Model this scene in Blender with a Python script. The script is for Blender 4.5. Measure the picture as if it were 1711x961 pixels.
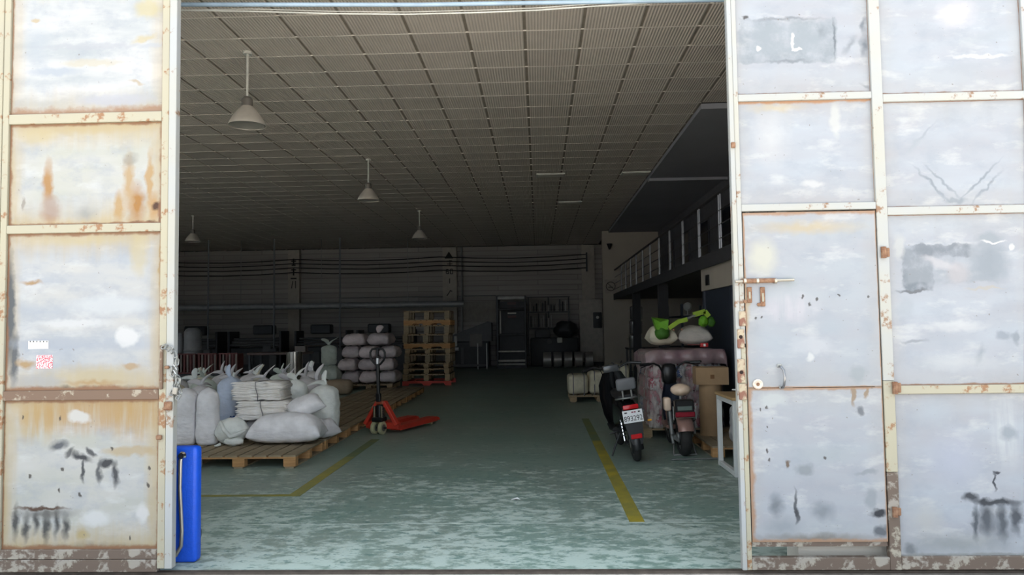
import bpy, bmesh, math, random
from mathutils import Vector, Matrix, Euler, noise as mnoise
R = math.radians
random.seed(7)
sc = bpy.context.scene
for o in list(bpy.data.objects):
    bpy.data.objects.remove(o)
col = sc.collection

# ------------------------------------------------------------------ camera
FPX, CX, CY, EYE, DIST = 1240.0, 855.5, 480.5, 1.55, 4.7
Yc = Vector((44.5, -64.5, FPX)).normalized()
_zx, _zy = -0.014, 1.0
Zc = Vector((_zx, _zy, -(Yc.x * _zx + Yc.y * _zy) / Yc.z)).normalized()
Xc = Yc.cross(Zc)
if Xc.x < 0: Xc = -Xc
CAM = Vector((0, -DIST, EYE))
RIGHT = Vector((Xc.x, Yc.x, Zc.x)); UP = Vector((Xc.y, Yc.y, Zc.y)); FWD = Vector((Xc.z, Yc.z, Zc.z))
cd = bpy.data.cameras.new('camera'); cam = bpy.data.objects.new('camera', cd); col.objects.link(cam)
cd.sensor_width = 36; cd.lens = 36 * FPX / 1711; cd.clip_end = 300
m = Matrix((( RIGHT.x, UP.x, -FWD.x, CAM.x), (RIGHT.y, UP.y, -FWD.y, CAM.y), (RIGHT.z, UP.z, -FWD.z, CAM.z), (0, 0, 0, 1)))
cam.matrix_world = m
sc.camera = cam
def _ray(px, py): return RIGHT * (px - CX) + UP * (CY - py) + FWD * FPX
def at(px, py, y):                      # measure: point of the photo on the upright plane y
    d = _ray(px, py); return CAM + d * ((y - CAM.y) / d.y)
def on(px, py, z=0.0):                  # measure: point of the photo on the level plane z
    d = _ray(px, py); return CAM + d * ((z - CAM.z) / d.z)

# ------------------------------------------------------------------ light
w = bpy.data.worlds.new('sky'); sc.world = w; w.use_nodes = True
bg = w.node_tree.nodes['Background']
bg.inputs['Color'].default_value = (0.80, 0.90, 1.0, 1); bg.inputs['Strength'].default_value = 1.9
sd = bpy.data.lights.new('sun', 'SUN'); so = bpy.data.objects.new('sun', sd); col.objects.link(so)
sd.energy = 29.0; sd.angle = R(1.0); sd.color = (1.0, 0.94, 0.84)
so.rotation_euler = (R(-30), R(8), 0)   # high, from behind the building: the yard in front is sunlit
sc.view_settings.view_transform = 'Standard'
try: sc.view_settings.look = 'None'
except Exception: pass
sc.view_settings.gamma = 1.0; sc.view_settings.use_curve_mapping = False
sc.view_settings.exposure = 0.36
try:
    sc.cycles.use_denoising = True
    sc.cycles.max_bounces = 10; sc.cycles.diffuse_bounces = 7
    sc.cycles.caustics_reflective = False; sc.cycles.caustics_refractive = False
    sc.cycles.sample_clamp_indirect = 6
except Exception: pass

# ------------------------------------------------------------------ materials
def lin(c):
    f = lambda v: v / 12.92 if v <= 0.04045 else ((v + 0.055) / 1.055) ** 2.4
    return tuple(f(x / 255.0) for x in c) + (1,)
MATS = {}
def newmat(name):
    mt = bpy.data.materials.new(name); mt.use_nodes = True
    nt = mt.node_tree; b = nt.nodes['Principled BSDF']
    return mt, nt, b
def N(nt, kind, **kw):
    n = nt.nodes.new(kind)
    for k, v in kw.items():
        if k in n.inputs.keys() if hasattr(n.inputs, 'keys') else False: n.inputs[k].default_value = v
        else: setattr(n, k, v)
    return n
def mix(nt, fac, a, b, blend='MIX'):
    n = nt.nodes.new('ShaderNodeMix'); n.data_type = 'RGBA'; n.blend_type = blend
    for sock, v in ((n.inputs[0], fac), (n.inputs[6], a), (n.inputs[7], b)):
        if isinstance(v, (int, float)): sock.default_value = v
        elif isinstance(v, tuple): sock.default_value = v
        else: nt.links.new(v, sock)
    return n.outputs[2]
def mth(nt, op, a, b=None, c=None, clamp=False):
    n = nt.nodes.new('ShaderNodeMath'); n.operation = op; n.use_clamp = clamp
    for i, v in enumerate((a, b, c)):
        if v is None: continue
        if isinstance(v, (int, float)): n.inputs[i].default_value = v
        else: nt.links.new(v, n.inputs[i])
    return n.outputs[0]
def rng(nt, v, a, b, c=0.0, d=1.0):
    n = nt.nodes.new('ShaderNodeMapRange'); n.clamp = True
    nt.links.new(v, n.inputs[0])
    for i, x in zip((1, 2, 3, 4), (a, b, c, d)): n.inputs[i].default_value = x
    return n.outputs[0]
def coord(nt, which='Object'):
    return nt.nodes.new('ShaderNodeTexCoord').outputs[which]
def mapped(nt, vec, scale=(1, 1, 1), loc=(0, 0, 0), rot=(0, 0, 0), kind='POINT'):
    n = nt.nodes.new('ShaderNodeMapping'); n.vector_type = kind
    nt.links.new(vec, n.inputs[0]); n.inputs[1].default_value = loc; n.inputs[2].default_value = rot; n.inputs[3].default_value = scale
    return n.outputs[0]
def noi(nt, vec, scale, detail=4, rough=0.55):
    n = nt.nodes.new('ShaderNodeTexNoise'); nt.links.new(vec, n.inputs['Vector'])
    n.inputs['Scale'].default_value = scale; n.inputs['Detail'].default_value = detail; n.inputs['Roughness'].default_value = rough
    return n.outputs[0]
def bump(nt, b, h, strength=0.3, dist=0.02):
    n = nt.nodes.new('ShaderNodeBump'); n.inputs['Strength'].default_value = strength; n.inputs['Distance'].default_value = dist
    nt.links.new(h, n.inputs['Height']); nt.links.new(n.outputs[0], b.inputs['Normal'])
def mat(name, rgb, rough=0.6, metal=0.0, var=0.12, scale=6.0, stretch=(1, 1, 1), bmp=0.0, rgb2=None, emis=None, transm=0.0, alpha=1.0, spec=0.5, bscale=None):
    if name in MATS: return MATS[name]
    mt, nt, b = newmat(name)
    c = lin(rgb); v = mapped(nt, coord(nt), stretch)
    n1 = noi(nt, v, scale)
    c2 = lin(rgb2) if rgb2 else tuple(max(0, x * (1 - 2.2 * var)) for x in c[:3]) + (1,)
    out = mix(nt, rng(nt, n1, 0.3, 0.72), c, c2)
    nt.links.new(out, b.inputs['Base Color'])
    b.inputs['Roughness'].default_value = rough; b.inputs['Metallic'].default_value = metal
    b.inputs['Specular IOR Level'].default_value = spec
    if transm: b.inputs['Transmission Weight'].default_value = transm
    if alpha < 1: b.inputs['Alpha'].default_value = alpha
    if bmp: bump(nt, b, noi(nt, v, bscale or scale * 3, 3), bmp)
    MATS[name] = mt
    return mt

# ------------------------------------------------------------------ mesh helpers
class MB:
    def __init__(s): s.v = []; s.f = []
    def add(s, vs, fs, M=None):
        b = len(s.v)
        for p in vs:
            p = Vector(p)
            s.v.append(tuple(M @ p) if M is not None else tuple(p))
        s.f += [tuple(i + b for i in f) for f in fs]
        return s
    def box(s, c, d, rot=None, M=None):
        x, y, z = d[0] / 2, d[1] / 2, d[2] / 2
        vs = [Vector(p) for p in ((-x,-y,-z),(x,-y,-z),(x,y,-z),(-x,y,-z),(-x,-y,z),(x,-y,z),(x,y,z),(-x,y,z))]
        if rot: 
            e = Euler(rot).to_matrix(); vs = [e @ p for p in vs]
        vs = [p + Vector(c) for p in vs]
        return s.add(vs, [(0,3,2,1),(4,5,6,7),(0,1,5,4),(1,2,6,5),(2,3,7,6),(3,0,4,7)], M)
    def box2(s, a, b): 
        return s.box([(a[i] + b[i]) / 2 for i in range(3)], [abs(b[i] - a[i]) for i in range(3)])
    def bbox(s, c, d, bev=0.01, seg=2, rot=None, M=None):
        bm = bmesh.new(); bmesh.ops.create_cube(bm, size=1)
        for v in bm.verts: v.co = Vector((v.co.x * d[0], v.co.y * d[1], v.co.z * d[2]))
        bmesh.ops.bevel(bm, geom=list(bm.edges), offset=bev, segments=seg, profile=0.5, affect='EDGES')
        e = Euler(rot).to_matrix() if rot else Matrix.Identity(3)
        bm.verts.index_update()
        vs = [e @ v.co + Vector(c) for v in bm.verts]; fs = [tuple(v.index for v in f.verts) for f in bm.faces]
        bm.free(); return s.add(vs, fs, M)
    def cyl(s, p0, p1, r0, r1=None, n=12, caps=True, M=None):
        p0, p1 = Vector(p0), Vector(p1); r1 = r0 if r1 is None else r1
        d = (p1 - p0).normalized(); u = d.orthogonal().normalized(); w_ = d.cross(u)
        vs = []
        for p, r in ((p0, r0), (p1, r1)):
            for i in range(n):
                a = 2 * math.pi * i / n; vs.append(p + (u * math.cos(a) + w_ * math.sin(a)) * r)
        fs = [(i, (i + 1) % n, n + (i + 1) % n, n + i) for i in range(n)]
        if caps: fs += [tuple(range(n - 1, -1, -1)), tuple(range(n, 2 * n))]
        return s.add(vs, fs, M)
    def tube(s, pts, r, n=8, closed=False, M=None):
        pts = [Vector(p) for p in pts]; k = len(pts); rings = []
        t0 = (pts[1] - pts[0]).normalized(); u = t0.orthogonal().normalized()
        vs = []
        for i, p in enumerate(pts):
            if closed: t = (pts[(i + 1) % k] - pts[i - 1]).normalized()
            else: t = (pts[min(i + 1, k - 1)] - pts[max(i - 1, 0)]).normalized()
            u = (u - t * u.dot(t))
            u = u.normalized() if u.length > 1e-6 else t.orthogonal().normalized()
            w_ = t.cross(u); rr = r[i] if isinstance(r, (list, tuple)) else r
            for j in range(n):
                a = 2 * math.pi * j / n; vs.append(p + (u * math.cos(a) + w_ * math.sin(a)) * rr)
        fs = []
        for i in range(k if closed else k - 1):
            a, b = i * n, ((i + 1) % k) * n
            for j in range(n): fs.append((a + j, a + (j + 1) % n, b + (j + 1) % n, b + j))
        if not closed: fs += [tuple(range(n - 1, -1, -1)), tuple(range((k - 1) * n, k * n))]
        return s.add(vs, fs, M)
    def lathe(s, prof, n=24, c=(0, 0, 0), axis='z', M=None, caps=False):
        vs = []; k = len(prof)
        for r, h in prof:
            for j in range(n):
                a = 2 * math.pi * j / n; x, y = r * math.cos(a), r * math.sin(a)
                p = {'z': (x, y, h), 'x': (h, x, y), 'y': (y, h, x)}[axis]
                vs.append(Vector(p) + Vector(c))
        fs = []
        for i in range(k - 1):
            for j in range(n):
                fs.append((i * n + j, i * n + (j + 1) % n, (i + 1) * n + (j + 1) % n, (i + 1) * n + j))
        if caps: fs += [tuple(range(n - 1, -1, -1)), tuple(range((k - 1) * n, k * n))]
        return s.add(vs, fs, M)
    def prism(s, poly, t, M=None):      # polygon in local xz, thickness t along y
        k = len(poly)
        vs = [Vector((x, 0, z)) for x, z in poly] + [Vector((x, t, z)) for x, z in poly]
        fs = [tuple(range(k)), tuple(range(2 * k - 1, k - 1, -1))] + [(i, i + k, (i + 1) % k + k, (i + 1) % k) for i in range(k)]
        return s.add(vs, fs, M)
    def mesh(s, name, material, smooth=35):
        me = bpy.data.meshes.new(name); me.from_pydata(s.v, [], s.f)
        bm = bmesh.new(); bm.from_mesh(me); bmesh.ops.recalc_face_normals(bm, faces=bm.faces); bm.to_mesh(me); bm.free()
        me.materials.append(material)
        if smooth:
            me.shade_smooth()
            if smooth < 180: me.set_sharp_from_angle(angle=R(smooth))
        return me
    def build(s, name, material, parent=None, loc=(0, 0, 0), rot=(0, 0, 0), smooth=35):
        return put(name, s.mesh(name, material, smooth), parent, loc, rot)
def put(name, me, parent=None, loc=(0, 0, 0), rot=(0, 0, 0)):
    o = bpy.data.objects.new(name, me); col.objects.link(o); o.parent = parent
    o.location = loc; o.rotation_euler = rot
    return o
def tag(o, label=None, cat=None, group=None, kind=None):
    if label: o['label'] = label
    if cat: o['category'] = cat
    if group: o['group'] = group
    if kind: o['kind'] = kind
    return o
def thing(name, label, cat, loc=(0, 0, 0), rot=(0, 0, 0), group=None, kind=None):
    o = bpy.data.objects.new(name, None); col.objects.link(o); o.empty_display_size = 0.1
    o.location = loc; o.rotation_euler = rot
    return tag(o, label, cat, group, kind)
def copy_tree(o, parent=None):
    c = o.copy(); col.objects.link(c); c.parent = parent
    for ch in list(o.children):
        copy_tree(ch, c)
    return c
def text(name, s, size, material, parent, loc, rot=(R(90), 0, 0), ext=0.0008, sx=1.0):
    cu = bpy.data.curves.new(name, 'FONT'); cu.body = s; cu.size = size; cu.extrude = ext
    cu.align_x = 'CENTER'; cu.align_y = 'CENTER'; cu.materials.append(material)
    tmp = bpy.data.objects.new(name, cu); col.objects.link(tmp); bpy.context.view_layer.update()
    me = bpy.data.meshes.new_from_object(tmp.evaluated_get(bpy.context.evaluated_depsgraph_get())); bpy.data.objects.remove(tmp)
    me.name = name; me.materials.clear(); me.materials.append(material)
    o = put(name, me, parent, loc, rot); o.scale = (sx, 1, 1); return o
def arc(cx, cz, r, a0, a1, n, f=lambda x, z: (x, 0, z)):
    return [f(cx + r * math.cos(R(a0 + (a1 - a0) * i / n)), cz + r * math.sin(R(a0 + (a1 - a0) * i / n))) for i in range(n + 1)]

# plain material palette
STEEL = mat('stainless_steel', (190, 190, 188), 0.28, 0.9, 0.06)
BLACK = mat('black_plastic', (24, 25, 28), 0.38, 0, 0.1)
RUBBER = mat('tyre_rubber', (48, 47, 46), 0.85, 0, 0.1, 20, bmp=0.2)
DKMETAL = mat('dark_machine_metal', (52, 54, 56), 0.5, 0.4, 0.15)
WHITEP = mat('white_paint', (215, 215, 208), 0.5)
CREAM = mat('painted_wall', (206, 200, 190), 0.8, var=0.08, scale=1.5, spec=0.2)
RUSTP = None
RUST = mat('rusted_steel', (112, 74, 54), 0.85, 0.1, 0.2, 40, rgb2=(150, 120, 95), bmp=0.4)
GALV = mat('galvanised_steel', (150, 152, 150), 0.45, 0.6, 0.1, 15)
CARD = mat('brown_cardboard', (170, 142, 110), 0.85, 0, 0.06, 8, spec=0.2)
CHROME = mat('chrome', (220, 220, 220), 0.12, 1.0, 0.02)

# ================================================================== STRUCTURE
# --- floors
def green_floor():
    mt, nt, b = newmat('green_floor_paint'); v = coord(nt)
    big = noi(nt, mapped(nt, v, (0.5, 0.9, 1)), 1.1, 5)
    fine = noi(nt, mapped(nt, v, (1.5, 2.3, 1)), 4.2, 10, 0.72)
    wear = noi(nt, mapped(nt, v, (0.8, 1.0, 1), (3, 1, 0)), 1.3, 4)
    c = mix(nt, rng(nt, big, 0.3, 0.7), lin((118, 144, 134)), lin((138, 156, 146)))
    c = mix(nt, rng(nt, noi(nt, mapped(nt, v, (0.5, 0.25, 1)), 2.2, 3), 0.45, 0.75, 0, 0.5), c, lin((136, 138, 128)))
    # the paint is worn through more and more towards the doorway, where feet and wheels pass
    sep = nt.nodes.new('ShaderNodeSeparateXYZ'); nt.links.new(v, sep.inputs[0])
    near = rng(nt, sep.outputs[1], 0.0, 4.5, 1.0, 0.0)
    thr = mth(nt, 'ADD', mth(nt, 'MULTIPLY', near, 0.16), mth(nt, 'MULTIPLY', wear, 0.45))
    scr = rng(nt, mth(nt, 'ADD', fine, thr), 0.80, 0.90)
    c = mix(nt, mth(nt, 'MULTIPLY', scr, 0.62), c, lin((198, 212, 204)))
    chips = rng(nt, noi(nt, mapped(nt, v, (1.6, 2.4, 1), (5, 2, 0)), 5.0, 8, 0.7), 0.56, 0.62, 0, 0.6)
    c = mix(nt, chips, c, lin((84, 118, 112)))
    nt.links.new(c, b.inputs['Base Color'])
    r = mix(nt, scr, (0.42, 0.42, 0.42, 1), (0.7, 0.7, 0.7, 1)); nt.links.new(r, b.inputs['Roughness'])
    bump(nt, b, fine, 0.15, 0.01)
    return mt
FLOOR = green_floor()
BACK = 25.0; LEFT = -17.0; RIGHTX = 5.6; CEIL = 4.75
fl = thing('floor', 'worn green painted concrete floor inside the warehouse', 'floor', kind='structure')
SEAM = 1.235
MB().box2((LEFT, 0.12, -0.2), (RIGHTX, SEAM - 0.004, 0.0)).build('slab', FLOOR, fl)
MB().box2((LEFT, SEAM + 0.004, -0.2), (RIGHTX, BACK, 0.0)).build('slab', FLOOR, fl)
MB().box2((LEFT, SEAM - 0.004, -0.2), (RIGHTX, SEAM + 0.004, 0.0006)).build('joint', mat('joint_filler', (206, 216, 210), 0.9), fl)
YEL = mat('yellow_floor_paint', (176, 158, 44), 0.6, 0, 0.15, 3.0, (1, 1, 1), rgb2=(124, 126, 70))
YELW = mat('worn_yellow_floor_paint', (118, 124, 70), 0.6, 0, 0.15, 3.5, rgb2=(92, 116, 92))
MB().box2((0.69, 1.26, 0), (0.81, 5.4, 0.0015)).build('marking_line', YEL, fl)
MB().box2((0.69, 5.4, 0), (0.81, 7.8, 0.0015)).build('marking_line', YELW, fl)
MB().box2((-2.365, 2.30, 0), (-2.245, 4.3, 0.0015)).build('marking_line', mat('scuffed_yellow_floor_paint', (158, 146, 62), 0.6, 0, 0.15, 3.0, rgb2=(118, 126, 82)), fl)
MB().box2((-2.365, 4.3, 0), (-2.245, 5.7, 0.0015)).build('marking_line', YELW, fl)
MB().box2((-5.2, 2.22, 0), (-2.245, 2.30, 0.0015)).build('marking_line', mat('scuffed_yellow_floor_paint', (158, 146, 62)), fl)
pv = MB().box2((-30, -30, -0.3), (30, -0.02, -0.02)).build('pavement', mat('pale_concrete', (186, 180, 172), 0.9, 0, 0.08, 4, bmp=0.3), None)
tag(pv, 'pale concrete yard in front of the gate', 'pavement', kind='structure')
sill = thing('sill_track', 'dirty steel floor track running under both gate leaves', 'track', kind='structure')
MB().box2((-9, -0.02, -0.2), (9, 0.12, -0.012)).build('bed', mat('dirty_concrete', (196, 188, 178), 0.95, 0, 0.2, 9, bmp=0.4), sill)
for yy in (0.074, 0.112):
    MB().box2((-9, yy - 0.005, -0.012), (9, yy + 0.005, 0.004)).build('rail', mat('dirty_track_steel', (98, 88, 80), 0.8, 0.3, 0.2, 12), sill)

# --- shell
CEILSLAB = mat('ceiling_slab', (40, 38, 36), 0.95, var=0.05)
TX0, TY0, TW, TD = -0.1, 3.19, 0.626, 0.56
cl = thing('ceiling', 'suspended ceiling of beige ribbed panels', 'ceiling', kind='structure')
MB().box2((LEFT - 0.2, 0.1, CEIL + 0.03), (RIGHTX + 0.2, BACK + 0.2, CEIL + 0.25)).build('slab', CEILSLAB, cl)
def tile_mat():
    mt, nt, b = newmat('ribbed_ceiling_panel'); v = coord(nt)
    wv = nt.nodes.new('ShaderNodeTexWave'); wv.wave_type = 'BANDS'; wv.bands_direction = 'X'
    nt.links.new(v, wv.inputs[0]); wv.inputs['Scale'].default_value = 9.5; wv.inputs['Distortion'].default_value = 0.0
    inf = nt.nodes.new('ShaderNodeObjectInfo')
    base = mix(nt, inf.outputs['Random'], lin((224, 214, 204)), lin((212, 202, 193)))
    n1 = noi(nt, coord(nt, 'Object'), 2.0, 4)
    base = mix(nt, rng(nt, n1, 0.35, 0.7, 0, 0.35), base, lin((186, 178, 170)))
    c = mix(nt, rng(nt, wv.outputs['Fac'], 0.05, 0.5, 0.4, 0.0), base, lin((150, 143, 136)))
    nt.links.new(c, b.inputs['Base Color']); b.inputs['Roughness'].default_value = 0.75; b.inputs['Specular IOR Level'].default_value = 0.25
    bump(nt, b, wv.outputs['Fac'], 0.5, 0.01)
    return mt
TILE = tile_mat()
GX0 = TX0 + TW * 4          # the panel field ends here, beside the upper gallery (beyond y 6.1)
tm = MB().box((0, 0, 0.012), (TW - 0.032, TD - 0.010, 0.024)).mesh('ceiling_tile', TILE, 0)
tiles = []
for i in range(-27, 9):
    for j in range(-6, 39):
        x, y = TX0 + (i + 0.5) * TW, TY0 + (j + 0.5) * TD
        if y - TD / 2 < 0.15 or y + TD / 2 > BACK: continue
        if x > GX0 and y > 6.0: continue
        c = Vector((x, y, CEIL)) - CAM; dz = c.dot(FWD)
        u, v_ = c.dot(RIGHT) / dz * FPX + CX, CY - c.dot(UP) / dz * FPX
        seen = -30 < v_ and 270 < u < 1245
        tiles.append((0 if seen else 1, dz, x, y))
tiles.sort()
for k, (s_, dz, x, y) in enumerate(tiles[:300]):
    put('ceiling_tile', tm, cl, (x, y, CEIL))
rest = MB()
for s_, dz, x, y in tiles[300:]:
    rest.box((x, y, CEIL + 0.012), (TW - 0.032, TD - 0.010, 0.024))
tag(rest.build('ceiling_tile_field', TILE, cl, smooth=0), kind='stuff')
TBAR = mat('ceiling_bar_white', (236, 230, 222), 0.6, var=0.05)
bar_me = MB().box2((LEFT, -0.0055, -0.003), (GX0, 0.0055, 0.02)).mesh('cross_bar', TBAR, 0)
for j in range(-5, 39):
    y = TY0 + j * TD
    if 0.3 < y < BACK: put('cross_bar', bar_me, cl, (0, y, CEIL))
run_me = MB().box2((-0.0165, 0.15, 0.008), (0.0165, BACK, 0.02)).mesh('runner', mat('ceiling_runner', (150, 140, 128), 0.8), 0)
for i in range(-27, 5): put('runner', run_me, cl, (TX0 + i * TW, 0, CEIL))
MB().box2((GX0 + 0.02, 6.1, CEIL - 0.06), (RIGHTX, 20.5, CEIL + 0.02)).build('gallery_soffit', mat('gallery_ceiling_board', (158, 160, 168), 0.7, var=0.05, scale=1.0), cl)
MB().box2((GX0 + 0.02, 11.2, CEIL - 0.12), (RIGHTX, 11.35, CEIL - 0.06)).build('soffit_batten', mat('gallery_ceiling_board', (128, 134, 146)), cl)

def wall_brick():
    mt, nt, b = newmat('painted_block_wall'); v = mapped(nt, coord(nt), (1, 1, 1), rot=(R(90), 0, 0))
    br = nt.nodes.new('ShaderNodeTexBrick'); nt.links.new(v, br.inputs[0])
    br.inputs['Scale'].default_value = 1.0; br.inputs['Brick Width'].default_value = 3.2; br.inputs['Row Height'].default_value = 0.2
    br.inputs['Mortar Size'].default_value = 0.012
    br.inputs['Color1'].default_value = lin((178, 174, 170)); br.inputs['Color2'].default_value = lin((166, 162, 158)); br.inputs['Mortar'].default_value = lin((136, 132, 128))
    n1 = noi(nt, mapped(nt, coord(nt), (0.25, 1, 3)), 1.0, 4)
    c = mix(nt, rng(nt, n1, 0.4, 0.7, 0, 0.35), br.outputs[0], lin((118, 112, 106)))
    nt.links.new(c, b.inputs['Base Color']); b.inputs['Roughness'].default_value = 0.85; b.inputs['Specular IOR Level'].default_value = 0.2
    bump(nt, b, br.outputs[1], 0.3, -0.01)
    return mt
wb = MB().box2((LEFT, BACK, 0), (RIGHTX, BACK + 0.25, CEIL + 0.03)).build('wall_back', wall_brick())
tag(wb, 'pale painted block wall at the far end of the hall', 'wall', kind='structure')
GLASS = mat('dusty_window_glass', (225, 232, 232), 0.2, 0, 0.03, alpha=0.12)  # nearly clear pane of the added windows, lets daylight through
WINF = mat('window_frame_paint', (190, 190, 186), 0.6)
nwin = [0]
def window(axis, c, u0, u1, z0, z1, label):  # every window built here is an unseen addition that brightens the hall
    """steel framed window in a wall; axis 'x' runs along x, 'y' along y"""
    nwin[0] += 1
    wo = thing('window_%d' % nwin[0], label, 'window', kind='structure')
    def bx(n, ua, ub, za, zb, t, m_):
        lo, hi = ((ua, c - t, za), (ub, c + t, zb)) if axis == 'x' else ((c - t, ua, za), (c + t, ub, zb))
        MB().box2(lo, hi).build(n, m_, wo)
    for a_, b_ in ((z0, z0 + 0.05), (z1 - 0.05, z1)): bx('frame', u0, u1, a_, b_, 0.03, WINF)
    n = max(2, round((u1 - u0) / 0.9))
    for k in range(n + 1):
        u = u0 + (u1 - u0) * k / n; bx('mullion', max(u0, u - 0.02), min(u1, u + 0.02), z0 + 0.05, z1 - 0.05, 0.03, WINF)
        if k < n: bx('pane', u + 0.02, u + (u1 - u0) / n - 0.02, z0 + 0.05, z1 - 0.05, 0.003, GLASS)
wl = thing('wall_left', 'painted side wall with high windows far behind the white sacks', 'wall', kind='structure')
WLZ0, WLZ1 = 2.2, 4.3
MB().box2((LEFT - 0.25, 0.12, 0), (LEFT, BACK + 0.25, WLZ0)).build('wall_lower', CREAM, wl)
MB().box2((LEFT - 0.25, 0.12, WLZ1), (LEFT, BACK + 0.25, CEIL + 0.03)).build('wall_upper', CREAM, wl)
WY = [(1.0, 4.2), (5.0, 8.2), (9.0, 12.2)]
for k, (a_, b_) in enumerate(((0.12, 1.0), (4.2, 5.0), (8.2, 9.0), (12.2, BACK + 0.25))):
    MB().box2((LEFT - 0.25, a_, WLZ0), (LEFT, b_, WLZ1)).build('wall_pier', CREAM, wl)
for k, (a_, b_) in enumerate(WY): window('y', LEFT - 0.12, a_, b_, WLZ0, WLZ1, 'high steel window in the side wall, %s from the gate' % ('first', 'second', 'third')[k])  # added windows out of view, lifting the hall's light from the side
tag(MB().box2((RIGHTX, 0.12, 0), (RIGHTX + 0.25, BACK + 0.25, CEIL + 0.03)).build('wall_right', CREAM), 'painted side wall behind the upper gallery', 'wall', kind='structure')
wf = thing('wall_front', 'front wall of the warehouse behind the gate leaves', 'wall', kind='structure')
FX = [(-12.6, -9.6), (-8.8, -5.4)]
MB().box2((LEFT - 0.25, 0.14, -0.2), (-2.95, 0.36, 1.0)).build('wall_lower', CREAM, wf)
MB().box2((LEFT - 0.25, 0.14, 4.45), (-2.95, 0.36, 6.2)).build('wall_upper', CREAM, wf)
for a_, b_ in ((LEFT - 0.25, -12.6), (-9.6, -8.8), (-5.4, -2.95)):
    MB().box2((a_, 0.14, 1.0), (b_, 0.36, 4.45)).build('pier', CREAM, wf)
for k, (a_, b_) in enumerate(FX): window('x', 0.25, a_, b_, 1.0, 4.45, 'tall steel window in the front wall, %s from the gate' % ('second', 'first')[k])  # added windows hidden by the leaf, extra daylight from the front
MB().box2((1.62, 0.14, -0.2), (RIGHTX + 0.25, 0.36, 6.2)).build('pier', CREAM, wf)
MB().box2((-2.95, 0.14, 4.55), (1.62, 0.36, 6.2)).build('lintel', CREAM, wf)
wn = MB().box2((2.2, 20.5, 0), (RIGHTX, 20.75, CEIL + 0.02)).build('wall_inner', mat('pale_plaster', (176, 168, 156), 0.85, var=0.06, scale=1.2, spec=0.2))
tag(wn, 'pale plaster cross wall at the far end of the gallery', 'wall', kind='structure')

# --- pillars on the back wall
PILL = mat('pillar_paint', (186, 180, 170), 0.8, var=0.08, spec=0.2)
INK = mat('black_sign_paint', (34, 33, 34), 0.8, var=0.05)
def pillar(x, wd, label, marks):
    p = thing('pillar', label, 'pillar', (x, BACK - 0.12, 0), kind='structure')
    MB().box2((-wd / 2, -0.12, 0), (wd / 2, 0.12, CEIL)).build('shaft', PILL, p)
    for poly in marks:
        MB().prism(poly, 0.004).build('painted_mark', INK, p, (0, -0.1245, 0))
def stroke(x0, z0, x1, z1, t=0.03):
    d = Vector((x1 - x0, z1 - z0)).normalized() * t / 2; n = Vector((-d.y, d.x))
    return [(x0 + n.x, z0 + n.y), (x1 + n.x, z1 + n.y), (x1 - n.x, z1 - n.y), (x0 - n.x, z0 - n.y)]
tri = [(-0.20, 4.30), (-0.02, 4.58), (0.16, 4.30)]
marksA = [tri] + [stroke(-0.12, 4.2, 0.10, 4.2), stroke(0.02, 4.24, 0.02, 3.98), stroke(-0.10, 4.08, 0.12, 4.08),
  stroke(-0.13, 3.86, -0.13, 3.70), stroke(-0.13, 3.86, -0.04, 3.86), stroke(-0.13, 3.78, -0.04, 3.78), stroke(-0.04, 3.78, -0.04, 3.68), stroke(-0.13, 3.69, -0.04, 3.69),
  stroke(0.03, 3.86, 0.03, 3.68), stroke(0.12, 3.86, 0.12, 3.68), stroke(0.03, 3.87, 0.12, 3.87), stroke(0.03, 3.68, 0.12, 3.68), stroke(0.0, 3.5, 0.0, 3.3), stroke(0.02, 3.0, -0.12, 2.8), stroke(0.0, 3.02, 0.1, 2.98)]
marksB = [stroke(-0.1, 4.3, 0.1, 4.3, 0.05), stroke(0, 4.4, 0, 4.12, 0.06), stroke(-0.08, 4.14, 0.08, 4.14, 0.05), stroke(-0.1, 3.95, 0.1, 3.95, 0.05), stroke(0, 4.0, 0, 3.72, 0.06),
  stroke(-0.12, 3.6, 0.12, 3.6, 0.05), stroke(-0.03, 3.5, -0.08, 3.2, 0.03), stroke(0.08, 3.5, 0.08, 3.2, 0.03)]
pillar(-3.52, 0.56, 'pale pillar with black triangle and painted characters above the pallet tower', marksA)
pillar(-9.82, 0.46, 'pale pillar with black painted characters near the gate leaf side', marksB)
pillar(2.0, 0.5, 'plain pale pillar in the far corner beside the gallery', [])

# --- gallery
gal = thing('gallery', 'raised gallery floor along one side of the hall', 'gallery', kind='structure')
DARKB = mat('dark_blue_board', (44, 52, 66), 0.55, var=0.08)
MB().box2((2.58, 0.36, 2.42), (RIGHTX, 20.5, 2.56)).build('deck', mat('gallery_concrete', (96, 94, 92), 0.85), gal)
MB().box2((2.55, 0.36, 2.40), (2.58, 20.5, 2.60)).build('fascia', mat('gallery_fascia', (62, 62, 66), 0.7), gal)
for yy in (11.6, 16.0):
    MB().box2((2.62, yy - 0.1, 0), (2.82, yy + 0.1, 2.42)).build('post', mat('gallery_post', (52, 52, 56), 0.8), gal)
tag(MB().box2((2.62, 0.36, 2.07), (2.80, 7.3, 2.42)).build('trim_1', mat('pale_plaster', (176, 168, 156))), 'pale beam below the gallery over dark shutter doors', 'beam', kind='structure')
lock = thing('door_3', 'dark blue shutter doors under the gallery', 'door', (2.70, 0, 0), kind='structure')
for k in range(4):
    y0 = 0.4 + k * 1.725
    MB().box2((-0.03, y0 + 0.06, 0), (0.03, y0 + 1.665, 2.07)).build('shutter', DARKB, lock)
    MB().box2((-0.06, y0 - 0.04, 0), (0.05, y0 + 0.06, 2.07)).build('jamb', mat('shutter_jamb', (70, 76, 88), 0.5, 0.3), lock)
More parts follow.
